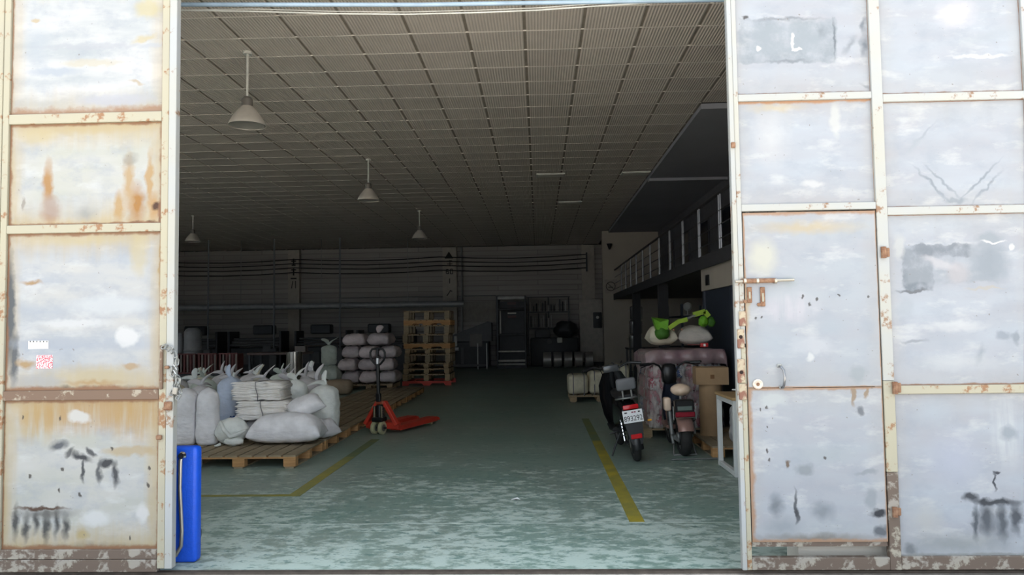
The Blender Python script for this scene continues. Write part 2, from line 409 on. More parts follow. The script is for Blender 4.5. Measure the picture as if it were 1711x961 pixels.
MB().box2((-0.06, 7.24, 0), (0.09, 7.34, 2.07)).build('jamb', mat('shutter_jamb', (70, 76, 88)), lock)
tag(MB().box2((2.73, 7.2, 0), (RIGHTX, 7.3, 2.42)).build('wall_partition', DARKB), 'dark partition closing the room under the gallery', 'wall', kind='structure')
tag(MB().box2((2.595, 6.72, 2.14), (2.62, 6.9, 2.30)).build('wall_switch', BLACK), 'small dark switch box on the pale gallery beam', 'switch')
gw = thing('wall_gallery', 'grey wall with dark windows behind the gallery railing', 'wall', (4.1, 0, 0), kind='structure')
MB().box2((0, 0.36, 2.56), (0.12, 20.5, CEIL)).build('panel', mat('gallery_wall_paint', (104, 104, 108), 0.8), gw)
for k in range(8):
    y0 = 1.5 + k * 2.3
    fr = MB().box2((-0.03, y0, 2.62), (0.0, y0 + 1.0, 4.1)).build('window_frame', mat('gallery_window_frame', (72, 74, 80), 0.5), gw)
    MB().box2((-0.035, y0 + 0.06, 2.7), (-0.03, y0 + 0.94, 4.02)).build('pane', mat('gallery_dark_glass', (26, 30, 40), 0.15), fr)

# ================================================================== GATE LEAVES
def dl(c): return lin(tuple(x * 0.70 for x in c))
def door_paint(name, base, base2, x0, x1, z0, z1, edges=(0.02, 0.02, 0.02, 0.02), marks=(), rust=(118, 84, 60), yellow=0.3, ymark=1.0, off=0.0):
    """painted sheet steel; edges = rust width at left, right, bottom, top; marks = worn spots measured on the sheet"""
    mt, nt, b = newmat(name); v = coord(nt)
    w2, h2 = (x1 - x0) / 2, (z1 - z0) / 2
    vs = mapped(nt, v, (1, 1, 1), (off, 0, off * 1.7))
    n_st = noi(nt, mapped(nt, vs, (1.0, 1, 4.5)), 1.7, 4, 0.5)
    n_f = noi(nt, vs, 9.0, 6, 0.62)
    n_v = noi(nt, mapped(nt, vs, (9.0, 1, 0.8)), 2.0, 4, 0.6)
    c = mix(nt, rng(nt, n_st, 0.32, 0.66), lin(base), dl(base2))
    c = mix(nt, rng(nt, noi(nt, vs, 2.6, 3), 0.5, 0.75, 0, 0.35), c, dl((190, 200, 212)))
    c = mix(nt, rng(nt, noi(nt, mapped(nt, vs, (1.0, 1, 1.5), (3.7, 0, 1.1)), 5.5, 6, 0.62), 0.48, 0.68, 0, 0.55), c, dl((182, 192, 206)))
    c = mix(nt, rng(nt, noi(nt, mapped(nt, vs, (0.8, 1, 2.0), (8.1, 0, 4.4)), 4.0, 5, 0.6), 0.54, 0.66, 0, 0.6), c, dl((238, 240, 243)))
    sep = nt.nodes.new('ShaderNodeSeparateXYZ'); nt.links.new(v, sep.inputs[0])
    X, Z = sep.outputs[0], sep.outputs[2]
    dist = [mth(nt, 'ADD', X, w2), mth(nt, 'SUBTRACT', w2, X), mth(nt, 'ADD', Z, h2), mth(nt, 'SUBTRACT', h2, Z)]
    if yellow:                         # yellowed, rust-washed paint that creeps in from the rims
        mn = mth(nt, 'MINIMUM', mth(nt, 'MINIMUM', dist[0], dist[1]), mth(nt, 'MULTIPLY', mth(nt, 'MINIMUM', dist[2], dist[3]), 0.6))
        yv = mth(nt, 'ADD', mn, mth(nt, 'MULTIPLY', n_v, 0.12))
        c = mix(nt, mth(nt, 'MULTIPLY', rng(nt, yv, 0.04, 0.17, 1, 0), yellow), c, dl((214, 188, 132)))
    cv = nt.nodes.new('ShaderNodeVectorMath'); cv.operation = 'MULTIPLY_ADD'
    nn = nt.nodes.new('ShaderNodeTexNoise'); nt.links.new(v, nn.inputs['Vector']); nn.inputs['Scale'].default_value = 14; nn.inputs['Detail'].default_value = 4
    cs = nt.nodes.new('ShaderNodeVectorMath'); cs.operation = 'SUBTRACT'; nt.links.new(nn.outputs[1], cs.inputs[0]); cs.inputs[1].default_value = (0.5, 0.5, 0.5)
    nt.links.new(cs.outputs[0], cv.inputs[0]); cv.inputs[1].default_value = (0.07, 0, 0.07); nt.links.new(v, cv.inputs[2])
    warped = cv.outputs[0]
    cx_, cz_ = (x0 + x1) / 2, (z0 + z1) / 2
    for mk in marks:                   # (kind, x, z, half width, half height, colour, strength, softness, turn)
        kind, mx, mz, rx, rz, colr, al = mk[:7]; soft = mk[7] if len(mk) > 7 else 0.5; turn = mk[8] if len(mk) > 8 else 0
        mp = mapped(nt, v if kind == 'sharp' else warped, (rx, 10, rz), (mx - cx_, 0, mz - cz_), (0, R(-turn), 0), 'TEXTURE')
        if kind in ('rect', 'sharp'):
            s2 = nt.nodes.new('ShaderNodeSeparateXYZ'); nt.links.new(mp, s2.inputs[0])
            val = mth(nt, 'SUBTRACT', 1.0, mth(nt, 'MAXIMUM', mth(nt, 'ABSOLUTE', s2.outputs[0]), mth(nt, 'ABSOLUTE', s2.outputs[2])))
        else:
            g = nt.nodes.new('ShaderNodeTexGradient'); g.gradient_type = 'SPHERICAL'; nt.links.new(mp, g.inputs[0]); val = g.outputs[1]
        fac = rng(nt, val, 0.0, soft, 0, al)
        if kind == 'rect': fac = mth(nt, 'MULTIPLY', fac, rng(nt, n_f, 0.36, 0.6, 0.25, 1.0))
        if kind == 'drip': fac = mth(nt, 'MULTIPLY', fac, rng(nt, n_v, 0.32, 0.56, 0.0, 1.0))
        c = mix(nt, fac, c, dl(colr))
    for d, e in zip(dist, edges):
        if e > 0:
            ev = mth(nt, 'ADD', d, mth(nt, 'MULTIPLY', mth(nt, 'SUBTRACT', n_f, 0.5), 2.2 * e))
            c = mix(nt, rng(nt, ev, e * 0.35, e * 1.0, 0.9, 0), c, lin(rust))
    sp = rng(nt, noi(nt, vs, 38.0, 2, 0.5), 0.72, 0.76, 0, 0.7)
    c = mix(nt, sp, c, lin((104, 96, 92)))
    nt.links.new(c, b.inputs['Base Color']); b.inputs['Roughness'].default_value = 0.5; b.inputs['Specular IOR Level'].default_value = 0.35
    bump(nt, b, noi(nt, vs, 3.0, 3), 0.15, 0.01)
    return mt
def frame_mat(name, base, rust_amt, rust=(126, 98, 76), bright=0):
    if name in MATS: return MATS[name]
    mt, nt, b = newmat(name); v = coord(nt)
    n1 = noi(nt, mapped(nt, v, (6, 6, 6)), 2.2, 7, 0.65); n2 = noi(nt, v, 1.3, 3)
    c = mix(nt, rng(nt, n2, 0.4, 0.65, 0, 0.5), lin(base), lin((164, 157, 132)))
    c = mix(nt, rng(nt, mth(nt, 'ADD', n1, mth(nt, 'MULTIPLY', n2, 0.35)), 0.86 - rust_amt, 0.93 - rust_amt), c, lin(rust))
    nt.links.new(c, b.inputs['Base Color']); b.inputs['Roughness'].default_value = 0.55
    MATS[name] = mt; return mt
FR_CLEAN = frame_mat('gate_frame_white', (154, 157, 159), 0.08)
FR_CREAM = frame_mat('gate_frame_cream', (152, 148, 132), 0.12, (132, 96, 66))
FR_RUSTY = frame_mat('gate_frame_rusty', (150, 140, 126), 0.32, (104, 82, 66))
FR_CORR = frame_mat('gate_frame_corroded', (164, 150, 128), 0.20, (116, 76, 60))
FR_DIRTY = frame_mat('gate_frame_grimy', (136, 130, 124), 0.25, (92, 78, 68))
def P(px, py): 
    p = at(px, py, 0.0); return p.x, p.z
def S(px): return px / 264.0
WH = (158, 158, 157); WB = (140, 142, 149)
DK = (62, 66, 74); OR = (196, 146, 80); GR = (140, 148, 158)
def B(px, py, w_, h_, c_, a_, soft=0.5, turn=0, kind='blob'):
    x, z = P(px, py); return (kind, x, z, S(w_), S(h_), c_, a_, soft, turn)

# -- left leaf
d1 = thing('door_1', 'rust stained white sheet steel gate leaf beside the blue trolley', 'gate', (-3.47, 0, 0), kind='structure')
def part(name, a, b, m_, parent, bev=0.0, orig=None):
    o = orig if orig is not None else parent.location
    mb = MB(); c = [(a[i] + b[i]) / 2 for i in range(3)]; d = [abs(b[i] - a[i]) for i in range(3)]
    if bev: mb.bbox((0, 0, 0), d, bev, 1)
    else: mb.box((0, 0, 0), d)
    return mb.build(name, m_, parent, (c[0] - o[0], c[1] - o[1], c[2] - o[2]))
LE = -2.342
part('stile', (LE - 0.048, -0.005, 0.05), (LE, 0.05, 4.6), FR_CLEAN, d1, 0.003)
part('stile', (LE - 0.098, 0.0, 0.05), (LE - 0.050, 0.05, 4.6), FR_CREAM, d1, 0.003)
part('stile', (-3.555, 0.0, 0.05), (-3.512, 0.05, 4.6), FR_CREAM, d1, 0.003)
part('stile', (-3.510, 0.004, 0.05), (-3.468, 0.05, 4.6), FR_CREAM, d1, 0.003)
part('stile', (-4.62, 0.0, 0.05), (-4.54, 0.05, 4.6), FR_CREAM, d1, 0.003)
rails = [(0.028, 0.105, FR_DIRTY), (0.108, 0.168, FR_DIRTY), (1.115, 1.178, FR_RUSTY), (2.200, 2.255, FR_CREAM), (2.925, 2.990, FR_CREAM), (3.92, 3.99, FR_CREAM), (4.52, 4.6, FR_CREAM)]
for k, (a, b, mm) in enumerate(rails):
    part('rail', (-3.466, 0.002, a), (LE - 0.10, 0.05, b), mm, d1, 0.003)
    part('rail', (-4.538, 0.002, a), (-3.557, 0.05, b), mm, d1, 0.003)
px0, px1 = -3.466, LE - 0.10
def sheet(leaf, x0, x1, z0, z1, mname, y=0.022, name='panel', **kw):
    mt = door_paint(mname, kw.pop('base', WH), kw.pop('base2', (205, 212, 218)), x0, x1, z0, z1, **kw)
    return part(name, (x0, y, z0), (x1, y + 0.006, z1), mt, leaf)
zs = [(0.168, 1.115), (1.178, 2.200), (2.255, 2.925), (2.990, 3.92), (3.99, 4.52)]
YB = (206, 176, 120)
lp = {
 0: dict(edges=(0.012, 0.02, 0.03, 0.022), yellow=0.9, off=1.3, base2=(212, 214, 206), marks=[
    B(60, 700, 60, 50, (212, 178, 110), 0.75, 0.6, 0, 'drip'), B(150, 690, 140, 46, (204, 160, 96), 0.7, 0.6, 0, 'drip'), B(225, 695, 60, 60, (206, 168, 104), 0.7, 0.6, 0, 'drip'), B(215, 755, 60, 10, (206, 176, 122), 0.6),
    B(128, 697, 24, 12, (240, 240, 238), 0.9, 0.4, -15), B(95, 745, 20, 12, (92, 98, 108), 0.95, 0.6, 15), B(132, 764, 24, 8, DK, 1, 0.6, -20), B(148, 757, 14, 6, DK, 0.9, 0.6, -45), B(112, 757, 12, 6, DK, 0.8, .6, 40), B(135, 786, 4, 26, DK, 0.95, 0.6), 
    B(175, 776, 18, 8, DK, 1, 0.6), B(163, 790, 7, 26, (80, 84, 92), 0.9, 0.7), B(190, 793, 8, 28, DK, 0.95, 0.7),
    ] + [B(22 + 17 * i, 874 + (i % 2) * 9, 8, 38 - (i % 3) * 6, (74, 76, 78), 0.95, 0.8) for i in range(6)] + [
    B(66, 851, 58, 4, (96, 66, 48), 1, 0.6), B(72, 860, 70, 12, (90, 88, 86), 0.7, 0.8), B(135, 895, 14, 14, (206, 186, 136), 0.9, 0.6), B(140, 920, 140, 14, (120, 112, 100), 0.6, 0.8), B(155, 868, 30, 16, (242, 244, 246), 0.9, 0.5), B(235, 860, 12, 20, (244, 244, 246), 0.9, .5)]
    + [B(x, y, 3, 5, (70, 62, 58), 0.9) for x, y in ((33, 697), (97, 700), (183, 750), (100, 785), (245, 783), (47, 798), (97, 820), (130, 830), (244, 812), (215, 900))]),
 1: dict(edges=(0.02, 0.014, 0.03, 0.025), yellow=0.8, off=4.1, base2=(200, 208, 220), marks=[
    B(10, 520, 14, 120, (92, 100, 108), 0.95, 0.5), B(20, 600, 10, 60, (86, 94, 104), 0.9, 0.6), B(38, 608, 22, 10, (196, 160, 106), 0.9, 0.7, -8), B(50, 472, 24, 5, (188, 150, 98), 0.9, 0.8), B(160, 630, 110, 26, (216, 200, 160), 0.75, 0.7), B(150, 640, 70, 6, (196, 156, 100), 0.7, .8), B(215, 612, 18, 7, (196, 158, 104), 0.7), 
    B(208, 563, 24, 20, (246, 247, 250), 0.95, 0.35), B(120, 540, 80, 10, (240, 242, 246), 0.8), B(100, 575, 120, 14, (186, 196, 212), 0.6), B(180, 510, 90, 20, (236, 240, 244), 0.7), B(140, 400, 130, 14, (222, 206, 160), 0.6, 0.8), B(230, 420, 20, 50, (222, 206, 160), 0.6), B(60, 640, 60, 16, (190, 194, 200), 0.6), B(266, 440, 5, 60, (200, 168, 110), 0.7), B(130, 652, 140, 8, (110, 92, 76), 0.8, .8)]),
 2: dict(edges=(0.022, 0.025, 0.018, 0.022), yellow=0.85, off=7.7, base2=(214, 216, 206), marks=[
    B(80, 352, 24, 24, (186, 128, 62), 1, 0.75), B(76, 310, 12, 56, (196, 146, 84), 0.95, 0.7), B(82, 345, 14, 30, (170, 108, 48), 0.7), B(225, 340, 20, 44, (192, 138, 72), 1, 0.7), B(212, 300, 12, 60, (206, 168, 110), 0.8, .7), B(196, 345, 14, 36, (206, 166, 104), 0.85, .6), B(247, 300, 8, 60, (206, 166, 108), 0.85, .6), B(255, 345, 14, 30, (210, 164, 106), 0.85, .6), 
    B(260, 343, 14, 8, (92, 58, 38), 1, 0.6, 20), B(266, 352, 4, 26, (92, 58, 38), 1), B(225, 371, 10, 6, (92, 58, 38), 1), B(252, 371, 16, 6, (100, 62, 40), 1), B(110, 345, 90, 30, (206, 210, 212), 0.5), B(140, 358, 26, 16, (150, 156, 160), 0.5, .9), B(35, 340, 5, 14, (160, 150, 140), .7), B(140, 214, 130, 12, (216, 196, 150), 0.7, .8), B(60, 225, 40, 20, (220, 204, 160), 0.6), B(215, 265, 16, 14, (150, 146, 140), 0.5)]),
 3: dict(edges=(0.014, 0.012, 0.055, 0.02), yellow=0.55, off=2.2, base=(170, 170, 171), rust=(128, 100, 80), marks=[
    B(85, 118, 64, 10, (196, 206, 220), 0.85, 0.6), B(60, 70, 30, 70, (200, 210, 222), 0.5, .8), B(190, 165, 80, 14, (206, 210, 226), 0.6), B(245, 12, 30, 22, (226, 212, 162), 0.7), B(238, 62, 28, 8, (222, 206, 160), 0.7, .6, 15), B(150, 103, 70, 8, (222, 210, 180), 0.5), B(225, 137, 18, 4, (206, 186, 150), 0.7, .6, -20), B(150, 75, 130, 6, (200, 204, 214), .6), B(57, 32, 8, 6, (214, 190, 140), .7), B(250, 75, 30, 6, (206, 212, 222), 0.7, .6, 10)]),
 4: dict(off=9.0)}
for k, (a, b) in enumerate(zs):
    sheet(d1, px0, px1, a, b, 'left_gate_sheet_%d' % k, **lp[k])
    if k: sheet(d1, -4.538, -3.557, a, b, 'left_gate_outer_sheet_%d' % k, yellow=0.5, off=11 + k, edges=(.02, .02, .02, .02))
    else: sheet(d1, -4.538, -3.557, a, b, 'left_gate_outer_sheet_0', yellow=0.6, off=11, edges=(.02, .02, .02, .03))
# stickers
def glyph_print(name, paper, ink, scale):
    mt, nt, b = newmat(name); v = coord(nt)
    vo = noi(nt, mapped(nt, v, (1, 1, 1)), scale, 2, 0.7)
    sep = nt.nodes.new('ShaderNodeSeparateXYZ'); nt.links.new(v, sep.inputs[0])
    c = mix(nt, rng(nt, vo, 0.47, 0.52), lin(paper), lin(ink))
    nt.links.new(c, b.inputs['Base Color']); b.inputs['Roughness'].default_value = 0.7
    return mt
def sticker(leaf, px0_, py0_, px1_, py1_, m_, y=0.0205):
    x0, z1 = P(px0_, py0_); x1, z0 = P(px1_, py1_)
    return part('sticker', (x0, y - 0.0005, z0), (x1, y + 0.001, z1), m_, leaf)
PAPER = mat('white_paper', (240, 242, 244), 0.7, var=0.02)
sk = sticker(d1, 44, 570, 77, 583, PAPER)
for i in range(6):
    x, z = P(47 + i * 5.6, 571)
    MB().box((0, 0, 0), (0.008, 0.0008, 0.008)).build('print_dot', INK, sk, (x - (-3.47) - sk.location.x, -0.001, z - sk.location.z))
sticker(d1, 57, 594, 84, 616, glyph_print('pink_printed_paper', (232, 214, 218), (186, 60, 76), 120))
# hasp, lock plate and chain on the free stile
for (zc, hh, ww, mm) in ((1.075, 0.055, 0.05, RUST), (1.32, 0.02, 0.03, RUST)):
    part('lock_plate', (LE - 0.052, -0.03, zc - hh / 2), (LE - 0.052 + ww, -0.005, zc + hh / 2), mm, d1, 0.006)
part('hasp_bar', (LE - 0.085, -0.022, 1.18), (LE - 0.066, -0.003, 1.46), FR_RUSTY, d1, 0.004)
part('hinge_knuckle', (LE - 0.105, -0.02, 0.86), (LE - 0.07, 0.0, 0.89), RUST, d1, 0.005)
ch = MB()
def link(mb, p, L, r, turn, tilt=0.0):
    pts = [(r * math.cos(a) * 1.0, 0, (L if math.sin(a) > 0 else -L) + r * math.sin(a)) for a in [2 * math.pi * i / 12 for i in range(12)]]
    M_ = Matrix.Translation(p) @ Euler((0, tilt, turn)).to_matrix().to_4x4()
    mb.tube(pts, 0.0045, 5, True, M_)
cpts = [Vector((LE - 0.05 + 0.055 * t, -0.03 - 0.01 * math.sin(t * 3), 1.44 + 0.012 - 0.03 * t * t)) for t in (0, .35, .7, 1.0)]
for i, p in enumerate(cpts): link(ch, p, 0.010, 0.010, R(90 * (i % 2)), R(60))
for i in range(11): link(ch, Vector((LE + 0.012 + 0.018 * math.sin(i * 1.1), -0.012, 1.40 - 0.024 * i)), 0.010, 0.010, R(90 * (i % 2) + 20 * i), R(random.uniform(-25, 25)))
for i in range(7): link(ch, Vector((LE + 0.030 + 0.010 * math.sin(i * 2.1), 0.0, 1.25 - 0.020 * i)), 0.010, 0.010, R(90 * (i % 2) + 45), R(random.uniform(-40, 40)))
ch.build('chain', GALV, d1, (3.47, 0, 0))
MB().bbox((0, 0, 0), (0.035, 0.018, 0.05), 0.005, 1).build('padlock', mat('brushed_padlock', (150, 148, 142), 0.4, 0.7), d1, (LE + 0.02 + 3.47, -0.02, 1.17), (0, R(12), 0))
for i, zz in enumerate((1.335, 1.30)):
    MB().cyl((0, 0, 0), (0.022, 0, -0.032), 0.0045, 0.003, 6).build('pin', CHROME, d1, (LE + 0.004 + 3.47, -0.015, zz))

# -- right leaf
RE = 1.233
d2 = thing('door_2', 'white sheet steel gate leaf with a small wicket door', 'gate', (2.2, 0, 0), kind='structure')
SX0, SX1, MX0, MX1, QX0 = 1.233, 1.292, 2.128, 2.196, 3.075
part('stile', (SX0, 0, 0.03), (SX0 + 0.028, 0.05, 4.6), FR_CLEAN, d2, 0.003)
part('stile', (SX0 + 0.029, 0.003, 1.42), (SX1, 0.05, 4.6), FR_CLEAN, d2, 0.003)
part('stile', (SX0 + 0.029, 0.003, 0.03), (SX1, 0.05, 1.40), FR_CREAM, d2, 0.003)
part('stile', (MX0, 0, 0.03), (MX1, 0.05, 0.62), FR_DIRTY, d2, 0.003)
part('stile', (MX0, 0, 0.622), (MX1, 0.05, 1.18), FR_CREAM, d2, 0.003)
part('stile', (MX0, 0, 1.182), (MX1, 0.05, 4.6), FR_CLEAN, d2, 0.003)
part('stile', (QX0, 0, 0.03), (QX0 + 0.085, 0.05, 4.6), FR_CLEAN, d2, 0.003)
part('stile', (4.05, 0, 0.03), (4.13, 0.05, 4.6), FR_CLEAN, d2, 0.003)
part('rail', (SX1, 0.002, 0.03), (MX0, 0.05, 0.105), FR_DIRTY, d2, 0.003)
rz_l = [(2.255, 2.300), (2.960, 3.005), (3.92, 3.98), (4.53, 4.6)]
rz_r = [(0.03, 0.11), (1.098, 1.150), (2.215, 2.265), (2.935, 2.985), (3.92, 3.98), (4.53, 4.6)]
for a, b in rz_l: part('rail', (SX1, 0.002, a), (MX0, 0.05, b), FR_CLEAN, d2, 0.003)
for k, (a, b) in enumerate(rz_r):
    mm = FR_DIRTY if k == 0 else (FR_CREAM if k == 1 else FR_CLEAN)
    part('rail', (MX1, 0.002, a), (QX0, 0.05, b), mm, d2, 0.003)
    part('rail', (QX0 + 0.085, 0.002, a), (4.05, 0.05, b), mm, d2, 0.003)
kw2 = dict(base=WB, base2=(208, 216, 228), yellow=0.12)
sheet(d2, SX1, MX0, 2.300, 2.960, 'right_gate_sheet_a', edges=(0.004, 0.003, 0.004, 0.02), off=3.3, rust=(150, 112, 80), marks=[B(1290, 230, 40, 60, (238, 238, 240), .6, .9), B(1398, 200, 10, 40, (240, 240, 236), .6), B(1360, 306, 24, 8, (240, 240, 242), .7), B(1300, 178, 60, 10, (226, 208, 168), .6, .8)], **kw2)
sheet(d2, SX1, MX0, 3.005, 3.92, 'right_gate_sheet_b', edges=(0.004, 0.004, 0.012, 0.01), off=5.5, marks=[
    B(1318, 66, 84, 40, (166, 176, 186), 0.85, 0.06, -2, 'rect'), B(1318, 62, 62, 26, (178, 188, 198), 0.7, 0.1, 0, 'rect'), B(1245, 27, 5, 4, (84, 80, 80), 0.9), B(1396, 62, 3, 40, (120, 128, 138), 0.8, 0.6), B(1270, 80, 5, 5, (248, 248, 252), 1, .4), B(1327, 66, 4, 18, (250, 250, 252), 1, 0.3, -4), B(1332, 81, 9, 3, (250, 250, 252), 1, .3), B(1446, 40, 7, 20, (128, 136, 148), 0.8, 0.7), B(1446, 75, 10, 22, (126, 134, 146), 0.85, .8), B(1422, 72, 6, 22, (140, 148, 158), 0.6, .8, -35), B(1374, 50, 10, 16, (140, 150, 160), .6, .8), B(1318, 29, 80, 4, (120, 126, 136), .5, .8), B(1320, 101, 50, 4, (120, 126, 136), .5, .8), B(1450, 142, 12, 5, (150, 156, 164), .6, .7, -30)], **kw2)
sheet(d2, SX1, MX0, 3.98, 4.53, 'right_gate_sheet_c', edges=(0.006,) * 4, off=6.1, **kw2)
sheet(d2, MX1, QX0, 2.265, 2.935, 'right_gate_sheet_d', edges=(0.004, 0.004, 0.008, 0.006), off=8.4, marks=[
    B(1560, 307, 52, 3.5, (160, 170, 182), 0.9, .7, -48), B(1578, 302, 52, 3, (160, 170, 182), 0.8, .7, -48), B(1545, 225, 40, 3, (180, 188, 200), 0.8, .7, 45), B(1532, 240, 30, 7, (192, 200, 210), 0.7, .7, 45), B(1640, 300, 60, 3.5, (160, 170, 182), 0.9, .7, 45), B(1652, 312, 48, 3, (160, 170, 182), 0.8, .7, 45), B(1600, 335, 22, 6, (160, 170, 180), .7)], **kw2)
sheet(d2, MX1, QX0, 2.985, 3.92, 'right_gate_sheet_e', edges=(0.004, 0.006, 0.014, 0.01), off=1.8, marks=[
    B(1650, 60, 70, 12, (196, 204, 214), 0.7, .8, 12), B(1640, 92, 60, 5, (240, 242, 246), 0.8), B(1580, 125, 100, 26, (204, 212, 222), 0.6, .9), B(1620, 110, 80, 8, (196, 202, 212), .7, .8, 5), B(1600, 20, 40, 30, (236, 232, 240), .6)], **kw2)
sheet(d2, MX1, QX0, 1.150, 2.215, 'right_gate_sheet_f', edges=(0.006, 0.004, 0.012, 0.006), off=2.9, marks=[
    B(1536, 450, 26, 38, (136, 146, 158), 0.95, 0.1, 0, 'rect'), B(1590, 440, 80, 34, (172, 180, 190), 0.7, 0.15, 0, 'rect'), B(1575, 418, 50, 12, (140, 148, 160), 0.8, 0.2, 0, 'rect'), B(1660, 440, 38, 40, (166, 176, 188), 0.8, .5), B(1657, 398, 26, 14, (172, 182, 192), .8, .5), B(1575, 440, 40, 10, (226, 224, 230), .7, .6, -20), B(1605, 455, 24, 20, (214, 208, 212), .6), B(1528, 486, 31, 3, (128, 132, 140), 1, 0.5, 2), B(1664, 404, 24, 2.5, (247, 247, 250), 1, .5), B(1694, 412, 5, 6, (250, 250, 252), 1), B(1650, 481, 38, 2.5, (206, 202, 196), .9), B(1505, 410, 12, 26, (224, 226, 226), .7), B(1518, 512, 16, 20, (196, 204, 214), .7), B(1590, 570, 80, 20, (198, 206, 218), .6, .9), B(1640, 595, 8, 24, (170, 180, 190), .7, .7, -20), B(1680, 560, 16, 10, (160, 170, 184), .7), B(1600, 605, 80, 18, (232, 236, 240), .6, .9), B(1530, 570, 26, 4, (160, 166, 176), .7), B(1700, 565, 8, 14, (150, 160, 172), .7), B(1600, 545, 60, 12, (236, 238, 242), .6)], **kw2)
sheet(d2, MX1, QX0, 0.11, 1.098, 'right_gate_sheet_g', edges=(0.012, 0.004, 0.02, 0.006), off=4.7, rust=(120, 122, 122), marks=[
    B(1665, 840, 52, 7, (58, 64, 74), 1, 0.6, -2), B(1625, 832, 16, 8, (74, 80, 90), 1, .6), B(1634, 875, 7, 40, (84, 92, 102), 0.95, 0.7), B(1652, 868, 15, 34, (66, 72, 84), .95, 0.7), B(1678, 872, 11, 40, (66, 72, 82), .95, 0.7), B(1702, 866, 11, 34, (70, 76, 88), .95, 0.7), B(1668, 880, 46, 44, (120, 128, 138), .6, .9), B(1665, 805, 2.5, 18, (70, 76, 88), 1, .5), B(1669, 791, 6, 3, (70, 76, 88), 1, .5), B(1685, 725, 30, 70, (238, 242, 246), 0.7, 0.8, 0, 'drip'), B(1560, 690, 40, 30, (206, 216, 228), .7, .9), B(1690, 725, 18, 14, (160, 172, 184), .7), B(1600, 910, 100, 22, (168, 174, 176), .7, .8), B(1525, 920, 14, 12, (130, 136, 142), .8, .7), B(1600, 770, 60, 60, (206, 212, 232), .7, .9), B(1550, 870, 36, 40, (214, 214, 212), .7, .8), B(1655, 652, 6, 30, (196, 202, 208), .6)], **kw2)
sheet(d2, MX1, QX0, 3.98, 4.53, 'right_gate_sheet_h', edges=(0.006,) * 4, off=7.1, **kw2)
for k in range(len(rz_r) - 1):
    sheet(d2, QX0 + 0.085, 4.05, rz_r[k][1], rz_r[k + 1][0], 'right_gate_outer_sheet_%d' % k, edges=(.006, .006, .01, .01), off=12 + k, **kw2)
# wicket door
wk = thing('wicket_door', None, None, (0, 0, 0)); wk.parent = d2; wk['label'] = 'small white personnel door with rusty bolt and handle'
WO = (2.2, 0, 0)
WX0, WX1, WZ0, WZ1, WM = 1.298, 2.120, 0.20, 2.245, 1.145
mk_u = [B(1275, 430, 30, 40, (236, 234, 218), .8, .6), B(1247, 510, 8, 60, (214, 196, 160), .8, .6), B(1330, 500, 70, 30, (206, 214, 222), .7, .7), B(1320, 515, 60, 30, (230, 226, 236), .7, .6, 0, 'drip'), B(1350, 380, 110, 14, (224, 204, 164), .7, .8), B(1390, 545, 40, 30, (196, 206, 218), .7, .8), B(1355, 578, 44, 18, (226, 230, 238), .7), B(1420, 590, 40, 40, (204, 212, 222), .6, .8), B(1355, 598, 8, 8, (244, 246, 248), .9), B(1300, 585, 60, 40, (200, 210, 222), .7, .9), B(1320, 472, 18, 10, (196, 206, 212), .7), B(1450, 545, 16, 26, (190, 198, 210), .7, .7), B(1435, 625, 20, 16, (176, 186, 192), .6)] + [B(x, y, 2.5, 3, (80, 76, 76), .9) for x, y in ((1340, 497), (1355, 506), (1365, 500), (1262, 532), (1270, 531), (1450, 495), (1402, 493), (1475, 612))]
mk_l = [B(1330, 845, 4, 34, (84, 90, 98), .9, .7), B(1332, 862, 6, 16, (66, 70, 78), .9), B(1297, 845, 16, 24, (130, 138, 148), .85, .8), B(1375, 855, 26, 20, (150, 158, 168), .8, .8), B(1437, 688, 9, 9, (110, 116, 126), .8), B(1345, 785, 20, 12, (160, 168, 176), .8), B(1318, 777, 5, 8, (120, 96, 76), .9), B(1450, 790, 24, 6, (166, 174, 182), .7), B(1468, 858, 16, 7, (58, 62, 72), 1), B(1474, 888, 16, 12, (104, 110, 120), .9), B(1455, 835, 12, 24, (170, 178, 186), .7), B(1310, 880, 40, 20, (170, 178, 188), .7, .8), B(1425, 655, 4, 26, (170, 140, 104), .8), B(1448, 655, 3, 16, (170, 140, 104), .8), B(1290, 668, 30, 14, (224, 230, 232), .8), B(1365, 900, 120, 10, (128, 120, 106), .7, .9), B(1380, 760, 60, 20, (196, 206, 212), .6, .9)] + [B(x, y, 2.5, 4, (86, 80, 80), .9) for x, y in ((1281, 715), (1281, 752), (1285, 766), (1379, 765), (1272, 685), (1282, 678))]
def wsheet(z0, z1, mname, marks, e):
    mt = door_paint(mname, WB, (204, 212, 222), WX0, WX1, z0, z1, edges=e, marks=marks, yellow=0.12, off=len(marks) * 0.37, rust=(138, 108, 84))
    return part('panel', (WX0, 0.004, z0), (WX1, 0.012, z1), mt, wk, 0, WO)
wsheet(WM + 0.002, WZ1, 'wicket_sheet_upper', mk_u, (0.010, 0.006, 0.008, 0.024))
wsheet(WZ0, WM - 0.002, 'wicket_sheet_lower', mk_l, (0.03, 0.008, 0.024, 0.018))
part('bottom_rail', (WX0, 0.012, WZ0 - 0.03), (WX1, 0.045, WZ0 + 0.03), FR_DIRTY, wk, 0, WO)
part('top_rail', (WX0, 0.012, WZ1 - 0.05), (WX1, 0.045, WZ1), FR_CLEAN, wk, 0, WO)
for xx in (WX0, WX1 - 0.04): part('side_rail', (xx, 0.012, WZ0), (xx + 0.04, 0.045, WZ1), FR_CLEAN, wk, 0, WO)
def wp(px, py, y=0.0):
    x, z = P(px, py); return Vector((x - 2.2, y, z))
bz = wp(1280, 470).z
MB().cyl(wp(1227, 471, -0.018), wp(1325, 468, -0.018), 0.0085, n=10).build('bolt_rod', mat('worn_bolt_steel', (196, 186, 170), 0.35, 0.7), wk)
